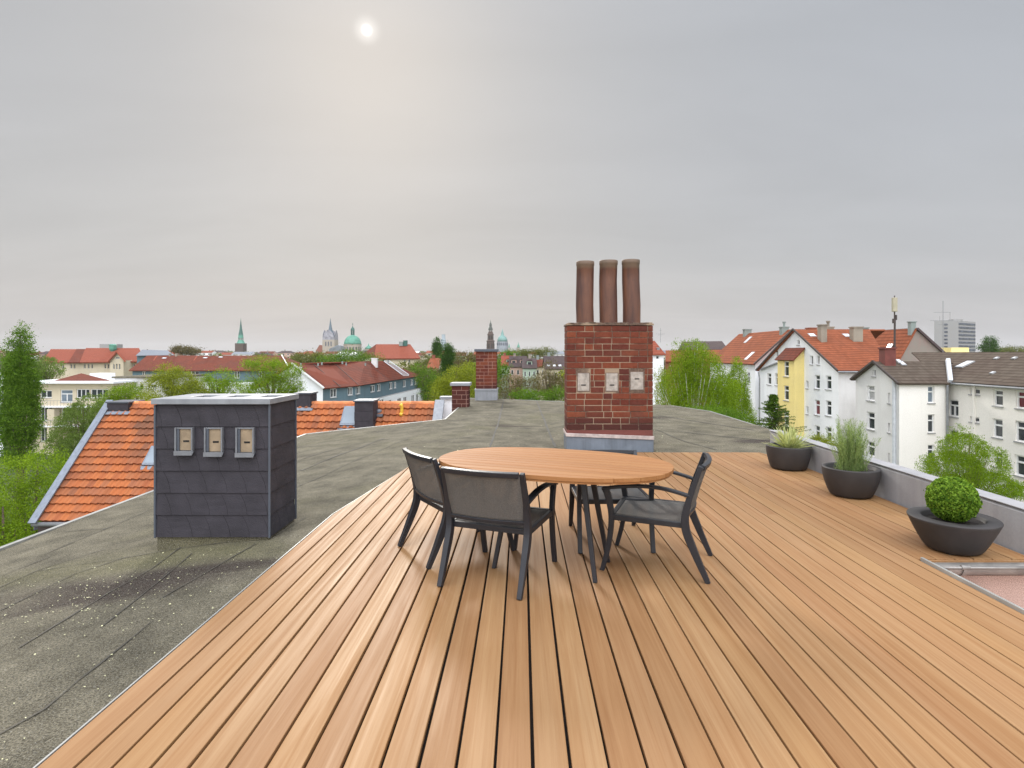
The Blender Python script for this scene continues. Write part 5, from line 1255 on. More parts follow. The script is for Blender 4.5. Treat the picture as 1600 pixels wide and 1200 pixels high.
for i in range(3): roof(h, 'roof_redbrown', [(*E5[i],zeave-.1),(*E5[i+1],zeave-.1),(*R4[i+1],zridge),(*R4[i],zridge)])
roof(h, 'roof_redbrown', [(*E5[3],zeave-.1),(*E5[4],zeave-.1),(*R4[3],zridge)]); 
roof(h, 'roof_redbrown', [(*R4[0],zridge),(*R4[3],zridge),(R4[3][0]-7,R4[3][1]+2,zeave),(R4[0][0]-6,R4[0][1],zeave)])
shell(h, 'white_wall', [fp[4], (fp[4][0]-9, fp[4][1]+4), (gb.x, gb.y+30), (gb.x, gb.y)], [zeave,zeave,zeave,zeave]); shell(h, 'white_wall', [lo[0],fp[0]], [zlow]*2, name='side_wall'); shell(h, 'white_wall', [lo[4],fp[4]], [zlow]*2, name='side_wall')
barge(h, [(E5[0][0],E5[0][1]-.05,zeave-.05),(R4[0][0],R4[0][1]-.05,zridge+.08)], .25, 'frame_white')
mb = MB()
EV = [Vector((*p,zeave-.1)) for p in E5]; RV = [Vector((*p,zridge)) for p in R4]
for k, tt in ((0,.45),(0,1),(1,.5),(1,1),(2,.5),(2,1)):
    a, b = EV[k].lerp(EV[k+1], tt), RV[k].lerp(RV[k+1], tt); mb.sweep([a+Vector((0,0,.12)), b+Vector((0,0,.12))], (0,1,0), .16, .07)
wparent(mb.build('roof_seam', M['bargeboard']), h)
q0 = Vector((R4[3][0]-.4, R4[3][1]-5, zridge)); chim(h, q0.x, q0.y, zridge-1.2, zridge+.55, 1.1, .9, 'grey_wall')
mb = MB(); a, b = P(600,567,104), P(629,590,100)
for t0 in (0, 1.1): mb.tube([a+Vector((t0,0,.3)), b+Vector((t0,0,.5))], .06, 5)
for k in range(14): c0 = a.lerp(b, k/13)+Vector((0,0,.35)); mb.tube([c0, c0+Vector((1.1,0,.0))], .04, 4)
wparent(mb.build('roof_ladder', M['downpipe']), h)
for px, py in ((497,571),(541,570),(571,570.5),(470,571),(503,569.5),(535,568)):
    sp = on_plane(px, py, (*E5[0],zeave), (*E5[1],zeave), (*R4[0],zridge)); chim(h, sp.x, sp.y, sp.z-.1, sp.z+.38, .22, .22, 'chimney_grey', False, name='vent_pipe')
# ---------- long red brown roofed building with blue storey
h = bld_root((340-CX)*.14, 130, 'long building with a dark red brown roof and blue upper storey behind the left trees')
Yf, Yr = 124.0, 131.0; s_ = Yf/FPX; X0, X1 = (207-CX)*s_, (452-CX)*s_; ze = EYE-26.5*s_; zr = EYE-4*Yr/FPX
W = [(222,580,228,590,'m'),(298,579.5,311,592,'m'),(366,580,374,591,'m'),(404,580,413,591,'m'),(428,580,436,591,'m'),(262,580,270,591,'m')]
facade(h, 'blue_wall', (X0,Yf), (X1,Yf), [(0,ze),(1,ze)], W, zb=EYE-45*s_)
facade(h, 'white_wall', (X0,Yf-.5), (X1,Yf-.5), [(0,EYE-45*s_),(1,EYE-45*s_)], [(299,600,314,612,'g'),(325,600,336,611,'g'),(222,600,232,612,'g'),(345,600,352,612,'p'),(392,598,402,612,'m'),(418,598,428,612,'m'),(262,600,274,612,'g')], name='lower_wall')
xr0, xr1 = (230-CX)*Yr/FPX, (440-CX)*Yr/FPX
roof(h, 'roof_redbrown', [(X0-.4,Yf-.6,ze-.1),(X1+.4,Yf-.6,ze-.1),(xr1,Yr,zr),(xr0,Yr,zr)])
roof(h, 'roof_redbrown', [(X0-.4,Yr*2-Yf,ze-.1),(X1+.4,Yr*2-Yf,ze-.1),(xr1,Yr,zr),(xr0,Yr,zr)])
shell(h, 'white_wall', [(X1,Yf),(X1,Yr*2-Yf),(X0,Yr*2-Yf),(X0,Yf)], [ze]*4)
roof(h, 'roof_redbrown', [(X1+.3,Yf-.6,ze-.1),(X1+.3,Yr*2-Yf,ze-.1),(xr1,Yr,zr)]); roof(h, 'roof_redbrown', [(X0-.3,Yf-.6,ze-.1),(X0-.3,Yr*2-Yf,ze-.1),(xr0,Yr,zr)])
barge(h, [(X1+.4,Yf-.6,ze+.05),(xr1,Yr,zr+.1)], .25, 'frame_white')
for px, py in ((257,560.5),(321,560),(345,559)): skyl(h, on_plane(px, py, (X0,Yf,ze), (X1,Yf,ze), (xr0,Yr,zr)), (1,0,0), (0,Yr-Yf,zr-ze), .9, .5)
for px in (267,277,330,341): chim(h, (px-CX)*Yr/FPX, Yr-.3, zr-.3, zr+.55, .4, .4, 'chimney_old', False, name='vent_pipe')
mb = MB()
for px in (243,306): 
    a, b = on_plane(px-12,577,(X0,Yf,ze),(X1,Yf,ze),(xr0,Yr,zr)), on_plane(px+2,557,(X0,Yf,ze),(X1,Yf,ze),(xr0,Yr,zr)); mb.sweep([a+Vector((0,0,.1)),b+Vector((0,0,.1))],(1,0,0),.25,.1)
wparent(mb.build('roof_seam', M['roof_rose']), h)
# ---------- white flat roofed modern block behind the poplar
h = bld_root((120-CX)*.105, 100, 'pale modern balcony block with a low brown roof behind the poplar', 'apartment_block', 'building')
Y = 95.0; s_ = Y/FPX; X0, X1 = (40-CX)*s_, (178-CX)*s_; zt = EYE-47*s_
facade(h, 'beige_wall', (X0,Y), (X1,Y), [(0,zt),(1,zt)], [(63,610,81,621.5,'m'),(94.5,609,113.5,628.5,'tm','glass_blue'),(119.5,608,140,622,'g'),(141.5,608,169,622,'g'),(63,635,81,658,'g'),(96,637,114,658,'tm'),(120,637,140,656,'g'),(63,668,81,690,'g'),(43,610,58,622,'m'),(43,637,58,656,'m')])
shell(h, 'beige_wall', [(X1,Y),(X1,Y+12),(X0,Y+12),(X0,Y)], [zt]*4)
mb = MB(); mb.box(X0-.5,X1+.6,Y-1.0,Y+12,zt+.01,zt+.35); mb.box(X0-.3,X1,Y-1.6,Y-.01,EYE-82*s_-.15,EYE-82*s_); mb.box(X0-.3,X1,Y-1.6,Y-.01,EYE-112*s_-.15,EYE-112*s_); wparent(mb.build('balcony_slab', M['white_wall']), h)
mb = MB()
for zz in (EYE-82*s_, EYE-112*s_):
    mb.box(X0-.2,X1,-1.58+Y,-1.55+Y,zz+.95,zz+1.0)
    for k in range(28): x = X0+(X1-X0)*k/27; mb.box(x-.015,x+.015,Y-1.58,Y-1.55,zz,zz+.95)
wparent(mb.build('railing', M['gutter']), h)
roof(h, 'roof_redbrown', [(*P(86,597.5,Y+1)[:2],zt+.36),(*P(172,597.5,Y+1)[:2],zt+.36),P(127,584,Y+7)]); mb = MB(); mb.box((96-CX)*s_,(120-CX)*s_,Y+6.2,Y+9,zt+.36,EYE-33.5*s_); wparent(mb.build('roof_hut', M['white_wall']), h)
for xx in (-76,): pass
mb = MB(); mb.box((85-CX)*s_,(96-CX)*s_,Y-1.5,Y-.3,GZ,EYE-86*s_); wparent(mb.build('column', M['beige_wall']), h)
h = bld_root((210-CX)*.11, 104, 'grey flat roofed block right of the balcony block, half hidden by trees', 'apartment_block', 'building')
Y = 100.; s_ = Y/FPX; X0, X1 = (179-CX)*s_, (262-CX)*s_; zt = EYE-39*s_
facade(h, 'grey_wall', (X0,Y), (X1,Y), [(0,zt),(1,zt)], [(190,600,210,606,'g'),(217,600,224,610,'p'),(230,600,244,607,'g'),(186,618,200,630,'m'),(210,618,224,630,'m')]); shell(h, 'grey_wall', [(X1,Y),(X1,Y+12),(X0,Y+12),(X0,Y)], [zt]*4)
mb = MB(); mb.box(X0-.3,X1+.3,Y-.3,Y+12.2,zt+.01,zt+.3); wparent(mb.build('roof', M['bitumen']), h)
h = bld_root((0-CX)*.1, 92, 'pale building at the left edge behind the poplar', 'apartment_block', 'building')
Y = 92.; s_ = Y/FPX; facade(h, 'white_wall', ((-90-CX)*s_,Y), ((6-CX)*s_,Y), [(0,EYE-12*s_),(1,EYE-28*s_)], [(-8,585,2,600,'m'),(-8,640,2,660,'m'),(-8,610,2,625,'m')])
roof(h, 'roof_dark', [P(-92,566,Y-.5),P(8,581,Y-.5),P(-2,556,Y+8),P(-90,545,Y+8)])
# ---------- school like building far left
h = bld_root((145-CX)*.29, 265, 'long cream school building with orange red roof and pointed gable, left skyline', 'school_building', 'building')
Y = 255.; s_ = Y/FPX; X0, X1 = (72-CX)*s_, (226-CX)*s_; zt = EYE-14.5*s_; Y2 = 270.
W = [(p, 569, p+2.6, 576, 'p') for p in (97,131,137,142.5,163,168,197,203,208,110,115)]
facade(h, 'beige_wall', (X0,Y), (X1,Y), [(0,zt),(1,zt)], W, depth=.3, sill=False); shell(h, 'beige_wall', [(X1,Y),(X1,Y+30),(X0,Y+30),(X0,Y)], [zt]*4)
roof(h, 'roof_rose', [P(66,566.8,Y-1),P(124,566.8,Y-1),P(133.5,546.3,Y2),P(79.5,546.3,Y2)], .5)
roof(h, 'roof_redbrown', [P(107,566.7,Y-2),P(124,566.7,Y-2),P(133.5,546.0,Y2-2),P(120,546.0,Y2-2)], .5)
roof(h, 'roof_rose', [P(123,566.6,Y-1.6),P(227,565.5,Y-1.6),P(217.5,544.6,Y2-1),P(134.5,544.6,Y2-1)], .5)
Yg = Y-6; g0, g1 = (172-CX)*Yg/FPX, (193-CX)*Yg/FPX
facade(h, 'beige_wall', (g0,Yg), (g1,Yg), [(0,EYE-11*Yg/FPX),(.5,EYE+1.5*Yg/FPX),(1,EYE-11*Yg/FPX)], [(p,568.5,p+2.4,577,'p') for p in (176.5,181,185.5)]+[(180,558,187,560.5,'p')], depth=.3, sill=False, name='gable_wall')
shell(h, 'beige_wall', [(g0,Yg),(g0,Y)], [EYE-11*Yg/FPX]*2); shell(h, 'beige_wall', [(g1,Yg),(g1,Y)], [EYE-11*Yg/FPX]*2)
roof(h, 'roof_rose', [P(169.3,565,Yg-1),P(169.3,565,Y2),P(182.5,549.8,Y2),P(182.5,549.8,Yg-1)], .6); roof(h, 'roof_rose', [P(196,565,Yg-1),P(196,565,Y2),P(182.5,549.8,Y2),P(182.5,549.8,Yg-1)], .6)
mb = MB(); q = P(176.5,548,266); mb.lathe([(1.1,-1),(1.1,.3),(1.5,.5),(1.5,2.4),(1.75,2.5),(1.0,3.0)], q, 8); wparent(mb.build('cupola', M['copper']), h)
for px, py in ((197.5,558.5),(213,558)): skyl(h, P(px,py,262), (1,0,0), (0,15,6), 1.6, 1.2)
h = bld_root((164-CX)*.33, 300, 'small pale box shaped roof structure left of the green cupola', 'roof_block', 'building'); mb = MB(); s_ = 300/FPX; mb.box((155.5-CX)*s_,(171-CX)*s_,300,310,GZ,EYE+14.5*s_); wparent(mb.build('wall', M['concrete_far']), h)
h = bld_root((232-CX)*.2, 190, 'low blue grey sheet roofed building right of the school', 'house'); s_ = 190/FPX
mb = MB(); mb.box((214-CX)*s_,(272-CX)*s_,190,200,GZ,EYE-4*s_); wparent(mb.build('wall', M['blue_wall']), h); roof(h, 'zinc', [P(212,556,189),P(272,555,189),P(262,548,197),P(222,546.8,197)])
# ---------- big hipped roof
h = bld_root((615-CX)*.33, 310, 'large hipped brick red roof with yellow walls right of the green dome', 'civic_building', 'building')
Y = 300.; s_ = Y/FPX; zt = EYE-8*s_
facade(h, 'yellow_far' if 'yellow_far' in M else 'beige_wall', ((560-CX)*s_,Y), ((654-CX)*s_,Y), [(0,zt),(1,zt)], [(p,562,p+2.6,569,'p') for p in (598,605,631,638)], depth=.3, sill=False); shell(h, 'beige_wall', [((654-CX)*s_,Y),((654-CX)*s_,Y+30),((560-CX)*s_,Y+30)], [zt]*3)
roof(h, 'roof_rose', [P(584,561,Y-1),P(657,560.5,Y-1),P(641,538.6,Y+15),P(588,538.6,Y+15)], .6); roof(h, 'roof_redbrown', [P(560,559,Y+22),P(585,561,Y-1),P(588,538.6,Y+15)], .6)
chim(h, *P(627,538,Y+13)[:2], EYE+12*s_, EYE+18.5*s_, 2, 2, 'chimney_grey'); chim(h, *P(633.5,538,Y+13)[:2], EYE+12*s_, EYE+20.5*s_, 2, 2, 'copper_dark')
# ---------- skyline landmarks
def octa(mb, c, prof, n=8): mb.lathe(prof, c, n)
def lm(px, Y, label, name, cat='tower'):
    return empty(name, ((px-CX)*Y/FPX, Y, GZ), label, cat), Y/FPX
def zz(py, Y): return EYE-(py-CY)*Y/FPX-GZ
e, s_ = lm(376.3, 1200, 'slim church spire of green copper on the left skyline', 'church_spire', 'church')
Y = 1200; mb = MB(); mb.box(-8.3,8.3,-8.3,8.3,0,zz(536.5,Y)); mb.build('tower_wall', M['stone_far'], e)
mb = MB(); octa(mb, (0,0,0), [(8.6,zz(536.5,Y)),(7.2,zz(534.5,Y)),(5.2,zz(531,Y))]); octa(mb, (0,0,0), [(5.6,zz(528.5,Y)),(5.0,zz(526,Y)),(4.9,zz(523,Y))]); mb.build('lantern_roof', M['copper'], e)
mb = MB()
for k in range(8): w = k*PI/4; mb.box(4.4*math.cos(w)-.5,4.4*math.cos(w)+.5,4.4*math.sin(w)-.5,4.4*math.sin(w)+.5,zz(531.2,Y),zz(528.4,Y))
mb.build('lantern_columns', M['copper_dark'], e)
mb = MB(); octa(mb, (0,0,0), [(4.6,zz(522.9,Y)),(2.4,zz(513,Y)),(.5,zz(500.5,Y)),(.15,zz(496.5,Y))]); mb.build('spire', M['copper_dark'], e)
e, s_ = lm(516.3, 1300, 'square gabled brick church tower with a thin pointed spire left of the green dome', 'church_tower', 'church'); Y = 1300
mb = MB(); mb.box(-13.5,13.5,-13.5,13.5,0,zz(531,Y)); mb.build('tower_wall', M['sand_far'], e)
mb = MB()
for ax in (0, 1):
    tri = [(-13.5,zz(531,Y)),(13.5,zz(531,Y)),(10,zz(521,Y)),(2.5,zz(516,Y)),(-2.5,zz(516,Y)),(-10,zz(521,Y))]
    for off in (-13.5, 12.9):
        pts = [((a, off, b) if ax == 0 else (off, a, b)) for a, b in tri]; mb.slab(pts, (0,.6,0) if ax == 0 else (.6,0,0))
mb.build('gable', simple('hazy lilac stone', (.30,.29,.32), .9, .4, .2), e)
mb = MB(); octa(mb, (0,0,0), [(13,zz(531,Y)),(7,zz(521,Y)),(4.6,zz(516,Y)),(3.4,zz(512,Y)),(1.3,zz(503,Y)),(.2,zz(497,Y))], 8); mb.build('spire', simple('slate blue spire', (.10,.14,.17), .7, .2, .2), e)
mb = MB(); 
for k in (-6,0,6): mb.box(k-1.2,k+1.2,-13.9,-13.4,zz(541,Y),zz(534,Y))
mb.build('window', M['glass_far'], e)
e, s_ = lm(497, 1290, 'steep brick church roof to the left of the square church tower', 'church_nave', 'church'); Y = 1290
mb = MB(); mb.slab([(-10,0,0),(12,0,0),(12,0,zz(540,Y)),(3,0,zz(539,Y)),(-5,0,zz(548,Y))], (0,30,0)); mb.build('roof', M['brick_far'], e)
e, s_ = lm(551, 1000, 'round church with a large green copper dome and lantern', 'domed_church', 'church'); Y = 1000; r = 14.6
mb = MB(); mb.lathe([(15,0),(15,zz(539,Y)),(15.6,zz(538.6,Y)),(15.6,zz(538,Y))], n=24); mb.build('drum', M['sand_far'], e)
mb = MB()
for k in range(-9, 0):
    w = k*PI/9+.17; mb.obox((0,0),(math.cos(w+PI/2),math.sin(w+PI/2)),(math.cos(w),math.sin(w)),-1.1,1.1,14.6,15.15,zz(551,Y),zz(542,Y))
mb.build('window', M['glass_far'], e)
mb = MB(); mb.lathe([(r*math.cos(a), zz(538,Y)+r*1.12*math.sin(a)) for a in [R(86*i/10) for i in range(11)]], n=32); mb.build('dome', M['copper'], e, smooth=True)
mb = MB(); z0 = zz(538,Y)+r*1.1; mb.lathe([(3.6,z0-.4),(3.4,z0+1)], n=8)
for k in range(8): w = k*PI/4; mb.box(2.7*math.cos(w)-.45,2.7*math.cos(w)+.45,2.7*math.sin(w)-.45,2.7*math.sin(w)+.45,z0+.9,zz(515.5,Y))
mb.lathe([(3.8,zz(516,Y)),(3.0,zz(513.5,Y)),(1.0,zz(511,Y)),(.4,zz(509,Y)),(.15,zz(504.5,Y))], n=8); mb.box(-1.1,1.1,-.15,.15,zz(506.6,Y),zz(506,Y)); mb.build('lantern', M['copper_dark'], e)
mb = MB(); mb.box(-39,-14,-6,6,0,zz(545,Y)); mb.slab([(-38,-6.5,zz(545,Y)),(-13,-6.5,zz(545,Y)),(-13,-6.5,zz(541,Y)),(-24,-6.5,zz(539,Y))], (0,13,0)); mb.build('nave', simple('grey nave', (.2,.22,.24), .8, .3, .2), e)
e, s_ = lm(576, 1000, 'small green side dome next to the large green dome', 'small_dome', 'church'); mb = MB(); mb.lathe([(6,0),(6,zz(545,Y))], n=16); mb.build('drum', M['sand_far'], e)
mb = MB(); mb.lathe([(6.5,zz(545,Y)),(5,zz(542.4,Y)),(2,zz(540.5,Y)),(.7,zz(539,Y)),(.4,zz(536.5,Y))], n=16); mb.build('dome', M['copper'], e, smooth=True)
e, s_ = lm(692.5, 1800, 'pale blue glass office tower far behind the poplars', 'office_tower', 'tower'); Y = 1800
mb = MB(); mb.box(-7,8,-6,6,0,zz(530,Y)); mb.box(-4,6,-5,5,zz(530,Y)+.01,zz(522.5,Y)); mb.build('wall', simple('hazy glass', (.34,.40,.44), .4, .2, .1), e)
mb = MB(); 
for k in range(6): z0 = zz(548-k*3,Y); mb.box(-7.2,8.2,-6.3,-6.05,z0,z0+2.2)
mb.build('window_band', M['glass_blue'], e)
e, s_ = lm(766.5, 1150, 'dark stepped baroque church tower with a lantern above the tall narrow chimney', 'baroque_tower', 'church'); Y = 1150
q = lambda r0, pa, r1, pb: mb.lathe([(r0,zz(pa,Y)),(r1,zz(pb,Y))], n=8)
mb = MB(); mb.lathe([(9,0),(8.3,zz(548,Y)),(7.4,zz(534,Y)),(8.4,zz(533.5,Y)),(8.4,zz(532.5,Y)),(6.2,zz(531.6,Y)),(5.6,zz(524,Y)),(6.8,zz(523.4,Y)),(6.6,zz(522.4,Y)),(5,zz(521,Y)),(4.3,zz(518.2,Y))], n=8); mb.build('tower_wall', M['stone_far'], e)
mb = MB()
for k in range(8): w = k*PI/4+.39; mb.box(3.0*math.cos(w)-.5,3.0*math.cos(w)+.5,3.0*math.sin(w)-.5,3.0*math.sin(w)+.5,zz(518.3,Y),zz(515.8,Y))
mb.build('lantern_columns', M['stone_far'], e)
mb = MB(); mb.lathe([(4.6,zz(515.9,Y)),(4.2,zz(513.5,Y)),(2.6,zz(511,Y)),(2.2,zz(509,Y)),(2.8,zz(508,Y)),(2.0,zz(505.8,Y)),(.7,zz(503.5,Y)),(.2,zz(500,Y))], n=8); mb.build('spire', simple('dark copper spire', (.075,.085,.07), .7, .3, .2), e)
mb = MB()
for w in range(8):
    a = w*PI/4+.39; 
    for pa, pb, rr_ in ((544,537,8.25),(530,525.5,6.15)): mb.obox((0,0),(math.cos(a+PI/2),math.sin(a+PI/2)),(math.cos(a),math.sin(a)),-.9,.9,rr_-1.3,rr_-.15,zz(pa,Y),zz(pb,Y))
mb.build('window', M['black'], e)
e, s_ = lm(785, 1500, 'bluish green town hall dome with a pointed top right of the dark church tower', 'town_hall_dome', 'dome'); Y = 1500
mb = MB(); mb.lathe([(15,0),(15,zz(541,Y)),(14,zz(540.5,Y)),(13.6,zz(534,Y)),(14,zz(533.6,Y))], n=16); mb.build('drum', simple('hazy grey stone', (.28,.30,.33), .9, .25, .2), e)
mb = MB(); mb.lathe([(13.3,zz(533.6,Y)),(12.6,zz(530,Y)),(10.2,zz(527,Y)),(6.5,zz(525,Y)),(4.2,zz(524,Y)),(3.6,zz(521,Y)),(1.8,zz(518,Y)),(.3,zz(513.5,Y))], n=16); mb.build('dome', M['copper_blue'], e, smooth=True)
mb = MB()
for k in range(-8, 0): w = k*PI/8+.2; mb.obox((0,0),(math.cos(w+PI/2),math.sin(w+PI/2)),(math.cos(w),math.sin(w)),-1.1,1.1,13.5,14.6,zz(540,Y),zz(535.5,Y))
mb.build('window', M['glass_far'], e)
for px, py, r in ((795.5,536.5,2.2),(810,534.5,4.0)):
    e, s_ = lm(px, 1480, 'small green pointed turret right of the town hall dome' if px > 800 else 'tiny turret touching the right side of the town hall dome', 'turret', 'tower'); Y = 1480
    mb = MB(); mb.lathe([(r,0),(r,zz(543,Y))], n=8); mb.build('tower_wall', M['sand_far'], e)
    mb = MB(); mb.lathe([(r*1.1,zz(543,Y)),(r*.8,zz(541,Y)),(r*.3,zz(538,Y)),(.2,zz(py,Y))], n=8); mb.build('spire', M['copper'], e)

# ---------- row houses beyond the small chimneys
rr = random.Random(31)
def where(px):
    L = [(-99,'beyond the left picture edge'),(0,'behind the poplar'),(65,'above the left school roof'),(140,'above the right school roof'),(215,'right of the school roof'),(262,'above the long building'),(340,'just left of the green spire'),(378,'just right of the green spire'),(420,'between spire and church tower'),(465,'left of the square church tower'),(510,'between church tower and green dome'),(562,'right of the green dome'),(600,'above the big hipped roof'),(650,'right of the big hipped roof'),(690,'right of the twin poplars'),(735,'behind the tall narrow chimney'),(785,'below the town hall dome'),(815,'above the row houses'),(850,'left of the large brick chimney'),(1010,'right of the large brick chimney'),(1060,'above the big birch'),(1100,'right of the big birch'),(1150,'behind the white houses'),(1300,'behind the red right hand roofs'),(1480,'near the tower block'),(1540,'right of the dark evergreen'),(1590,'at the right picture edge')]
    r = L[0][1]
    for a, b in L:
        if px >= a: r = b
    return r
def simple_house(px0, px1, pye, pyr, Y, wall, rf, label, group=None, dorm=0, dep=12., wins=3, hip=0.0, chn=1, flip=False):
    s = Y/FPX; X0, X1 = (px0-CX)*s, (px1-CX)*s; ze = EYE-(pye-CY)*s; Yr = Y+dep/2; zr = EYE-(pyr-CY)*Yr/FPX
    h = bld_root((X0+X1)/2, Y+dep/2, label, 'house', 'house', group); L = X1-X0
    wl = []; wpx = (px1-px0)/(wins*1.0) if wins else 0
    for k in range(wins):
        for r_ in range(2):
            a = px0+wpx*(k+.28); hh = 1.5/s; yt = pye+1.0/s+r_*3.0/s; wl.append((a, yt, a+max(wpx*.42, 1.2), yt+hh, 'p'))
    facade(h, wall, (X0,Y), (X1,Y), [(0,ze),(1,ze)], wl, depth=.15, sill=False); shell(h, wall, [(X1,Y),(X1,Y+dep),(X0,Y+dep),(X0,Y)], [ze]*4)
    hx = hip*L
    roof(h, rf, [(X0-.3,Y-.4,ze-.1),(X1+.3,Y-.4,ze-.1),(X1+.2-hx,Yr,zr),(X0-.2+hx,Yr,zr)]); roof(h, rf, [(X0-.3,Y+dep+.4,ze-.1),(X1+.3,Y+dep+.4,ze-.1),(X1+.2-hx,Yr,zr),(X0-.2+hx,Yr,zr)])
    for xg, sg in ((X0,1),(X1,-1)):
        if hip: roof(h, rf, [(xg-.3*sg,Y-.4,ze-.1),(xg-.3*sg,Y+dep+.4,ze-.1),(xg+hx*sg,Yr,zr)])
        else: mb = MB(); mb.slab([(xg,Y,ze),(xg,Y+dep,ze),(xg,Yr,zr-.1)], (.2*sg,0,0)); wparent(mb.build('gable', M[wall]), h)
    for k in range(dorm):
        px = px0+(px1-px0)*(k+.5)/dorm; xx = (px-CX)*s; yy = Y+dep*.16; z0 = ze+(zr-ze)*.25; mb = MB(); mb.box(xx-.8,xx+.8,yy,yy+2.5,z0-.3,z0+1.3); d_ = wparent(mb.build('dormer', M[wall]), h)
        mb = MB(); mb.box(xx-.5,xx+.5,yy-.06,yy-.005,z0+.1,z0+1.0); g = mb.build('pane', M['glass']); g.parent = d_
        mb = MB(); mb.slab([(xx-1,yy-.25,z0+1.31),(xx+1,yy-.25,z0+1.31),(xx,yy-.25,z0+1.9)], (0,2.8,0)); g = mb.build('dormer_roof', M[rf]); g.parent = d_
    for k in range(chn):
        xx = X0+L*rr.uniform(.2,.8); chim(h, xx, Yr, zr-.6, zr+rr.uniform(.8,1.4), .8, .6, rr.choice(['chimney_old','brick_far','chimney_grey']))
    return h
simple_house(783,806,572,556,185,'mint_wall','roof_rose','small house with faded red roof and one dormer, leftmost of the row houses',dorm=1)
simple_house(796,823,573,556.5,178,'pink_wall','roof_dark','pink fronted row house with two pale dormers beyond the flat roof',dorm=2)
simple_house(817,838,575,560,170,'mint_wall','roof_dark','pale green row house with a dark roof beyond the flat roof',dorm=1)
simple_house(836,853,573,562,172,'beige_wall','roof_redbrown','narrow beige row house with a dull red roof',wins=2)
h = simple_house(852,884,576,556.5,150,'beige_wall','roof_dark','dark roofed house with white roof windows beside the large brick chimney',dep=14)
for px in (857,866,875): skyl(h, on_plane(px,572.0-(px-857)*.0,((852-CX)/6,150,EYE-24/6.),((884-CX)/6,150,EYE-24/6.),((852-CX)*157/FPX,157,EYE-4.5*157/FPX)), (1,0,0), (0,7,2.9), .8, 1.1)
simple_house(845,882,553,549,420,'grey_wall','zinc','distant grey roofed block on the horizon left of the large brick chimney',dep=20,wins=5)
simple_house(668,684,575,560,150,'beige_wall','roof_red','little orange roofed house between the trees at the end of the curved building',wins=2)
# distant roofs along the horizon
k = 0
for px in range(-160, 1800, 20):
    pc = px+rr.uniform(-7,7)
    if 880 < pc < 1010: continue
    Y = rr.uniform(420, 820); w = rr.uniform(16,34); pyr = rr.uniform(547.5,551.5); pye = pyr+rr.uniform(3.5,5.5)*500/Y
    wall = rr.choice(['beige_wall','grey_wall','white_wall','pink_wall']); rf = rr.choice(['roof_rose','roof_rose','roof_redbrown','roof_dark','roof_dark','zinc'])
    names = {'roof_rose': 'orange red', 'roof_redbrown': 'red brown', 'roof_dark': 'dark', 'zinc': 'grey metal'}
    wn_ = {'beige_wall':'beige','grey_wall':'grey','white_wall':'white','pink_wall':'pink'}
    simple_house(pc-w/2, pc+w/2, pye, pyr, Y, wall, rf, f'{wn_[wall]} house with {names[rf]} roof {where(pc)}', f'distant {wn_[wall]} houses with {names[rf]} roofs', dep=14, wins=3, hip=rr.choice([0,.2]), chn=1)
# ================================================================ TREES
def tree(name, x, y, lobes, n, leafsize, mat, label, cat='tree', group=None, zbase=GZ, trunk=.22, bark='bark', clump=.5, per=26, shell_k=.55, droop=0, aspect=.5, seed=0, limbs=7, parts=True):
    """lobes: (dx, dy, z_world_center, rx, ry, rz) ; leaves are grouped in clumps spread through the lobes"""
    rng = np.random.default_rng(seed or int(abs(x)*37+y*11)); rd = random.Random(seed or int(abs(x)*37+y*11))
    e = empty(name, (x, y, zbase), label, cat, group)
    lobes = np.array(lobes, float); vol = lobes[:,3]*lobes[:,4]*lobes[:,5]; pr = vol/vol.sum()
    nc = max(6, n//per); li = rng.choice(len(lobes), nc, p=pr); u = rng.normal(size=(nc,3)); u /= np.linalg.norm(u, axis=1)[:, None]
    rad = rng.uniform(0, 1, nc)**(1/3.)*(1-shell_k)+shell_k*rng.uniform(.75, 1.06, nc)
    rad = np.where(rng.random(nc) < .07, rad*1.12, rad)
    C = lobes[li,:3]+u*rad[:,None]*lobes[li,3:6]; C[:,2] -= zbase
    cs = clump*rng.uniform(.5, 1.25, nc)
    idx = np.repeat(np.arange(nc), per); off = rng.normal(size=(nc*per,3))*.5*cs[idx][:,None]
    if droop: off[:,2] = -np.abs(off[:,2])*droop*rng.uniform(.3,1.6,nc*per); off[:,:2] *= .5
    else: off[:,2] *= .75
    pts = C[idx]+off
    leafmesh('crown', pts, leafsize, mat, e, aspect=aspect, rng=rng, up=(0,0,-1.2) if droop else None)
    if parts:
        mb = MB(); zt = (lobes[:,2]+lobes[:,5]*.5).max()-zbase; zb_ = (lobes[:,2]-lobes[:,5]).min()-zbase; cx_, cy_ = lobes[:,0].mean(), lobes[:,1].mean()
        path = [(0,0,-.3),(rd.uniform(-.1,.1)*trunk,0,zt*.3),(cx_*.4,cy_*.4,zt*.6),(cx_,cy_,zt*.97)]
        mb.tube(path, [trunk*1.2,trunk,trunk*.65,trunk*.12], 8)
        sel = rng.choice(nc, min(limbs*4, nc), replace=False)
        for i in sel[:limbs*3]:
            c = C[i]; t = min(.92, max(.2, (c[2]*.72)/max(zt,.1))); s0 = Vector((cx_*t*.7, cy_*t*.7, zt*t*.92)); mid = s0.lerp(Vector(c), .5)+Vector((0,0,.25*np.linalg.norm(c-np.array(s0))*.3)); mb.tube([s0, mid, Vector(c)], [trunk*.30, trunk*.17, trunk*.05], 5)
        mb.build('trunk', M[bark], e, smooth=True)
    return e
def XY(px, Y): return (px-CX)*Y/FPX
def Zp(py, Y): return EYE-(py-CY)*Y/FPX
def lobe(px, py, rpx, rpy, Y, x0, dy=0, depth=None):
    s = Y/FPX; return (XY(px, Y)-x0, dy, Zp(py, Y), rpx*s, (depth or rpx)*s, rpy*s)
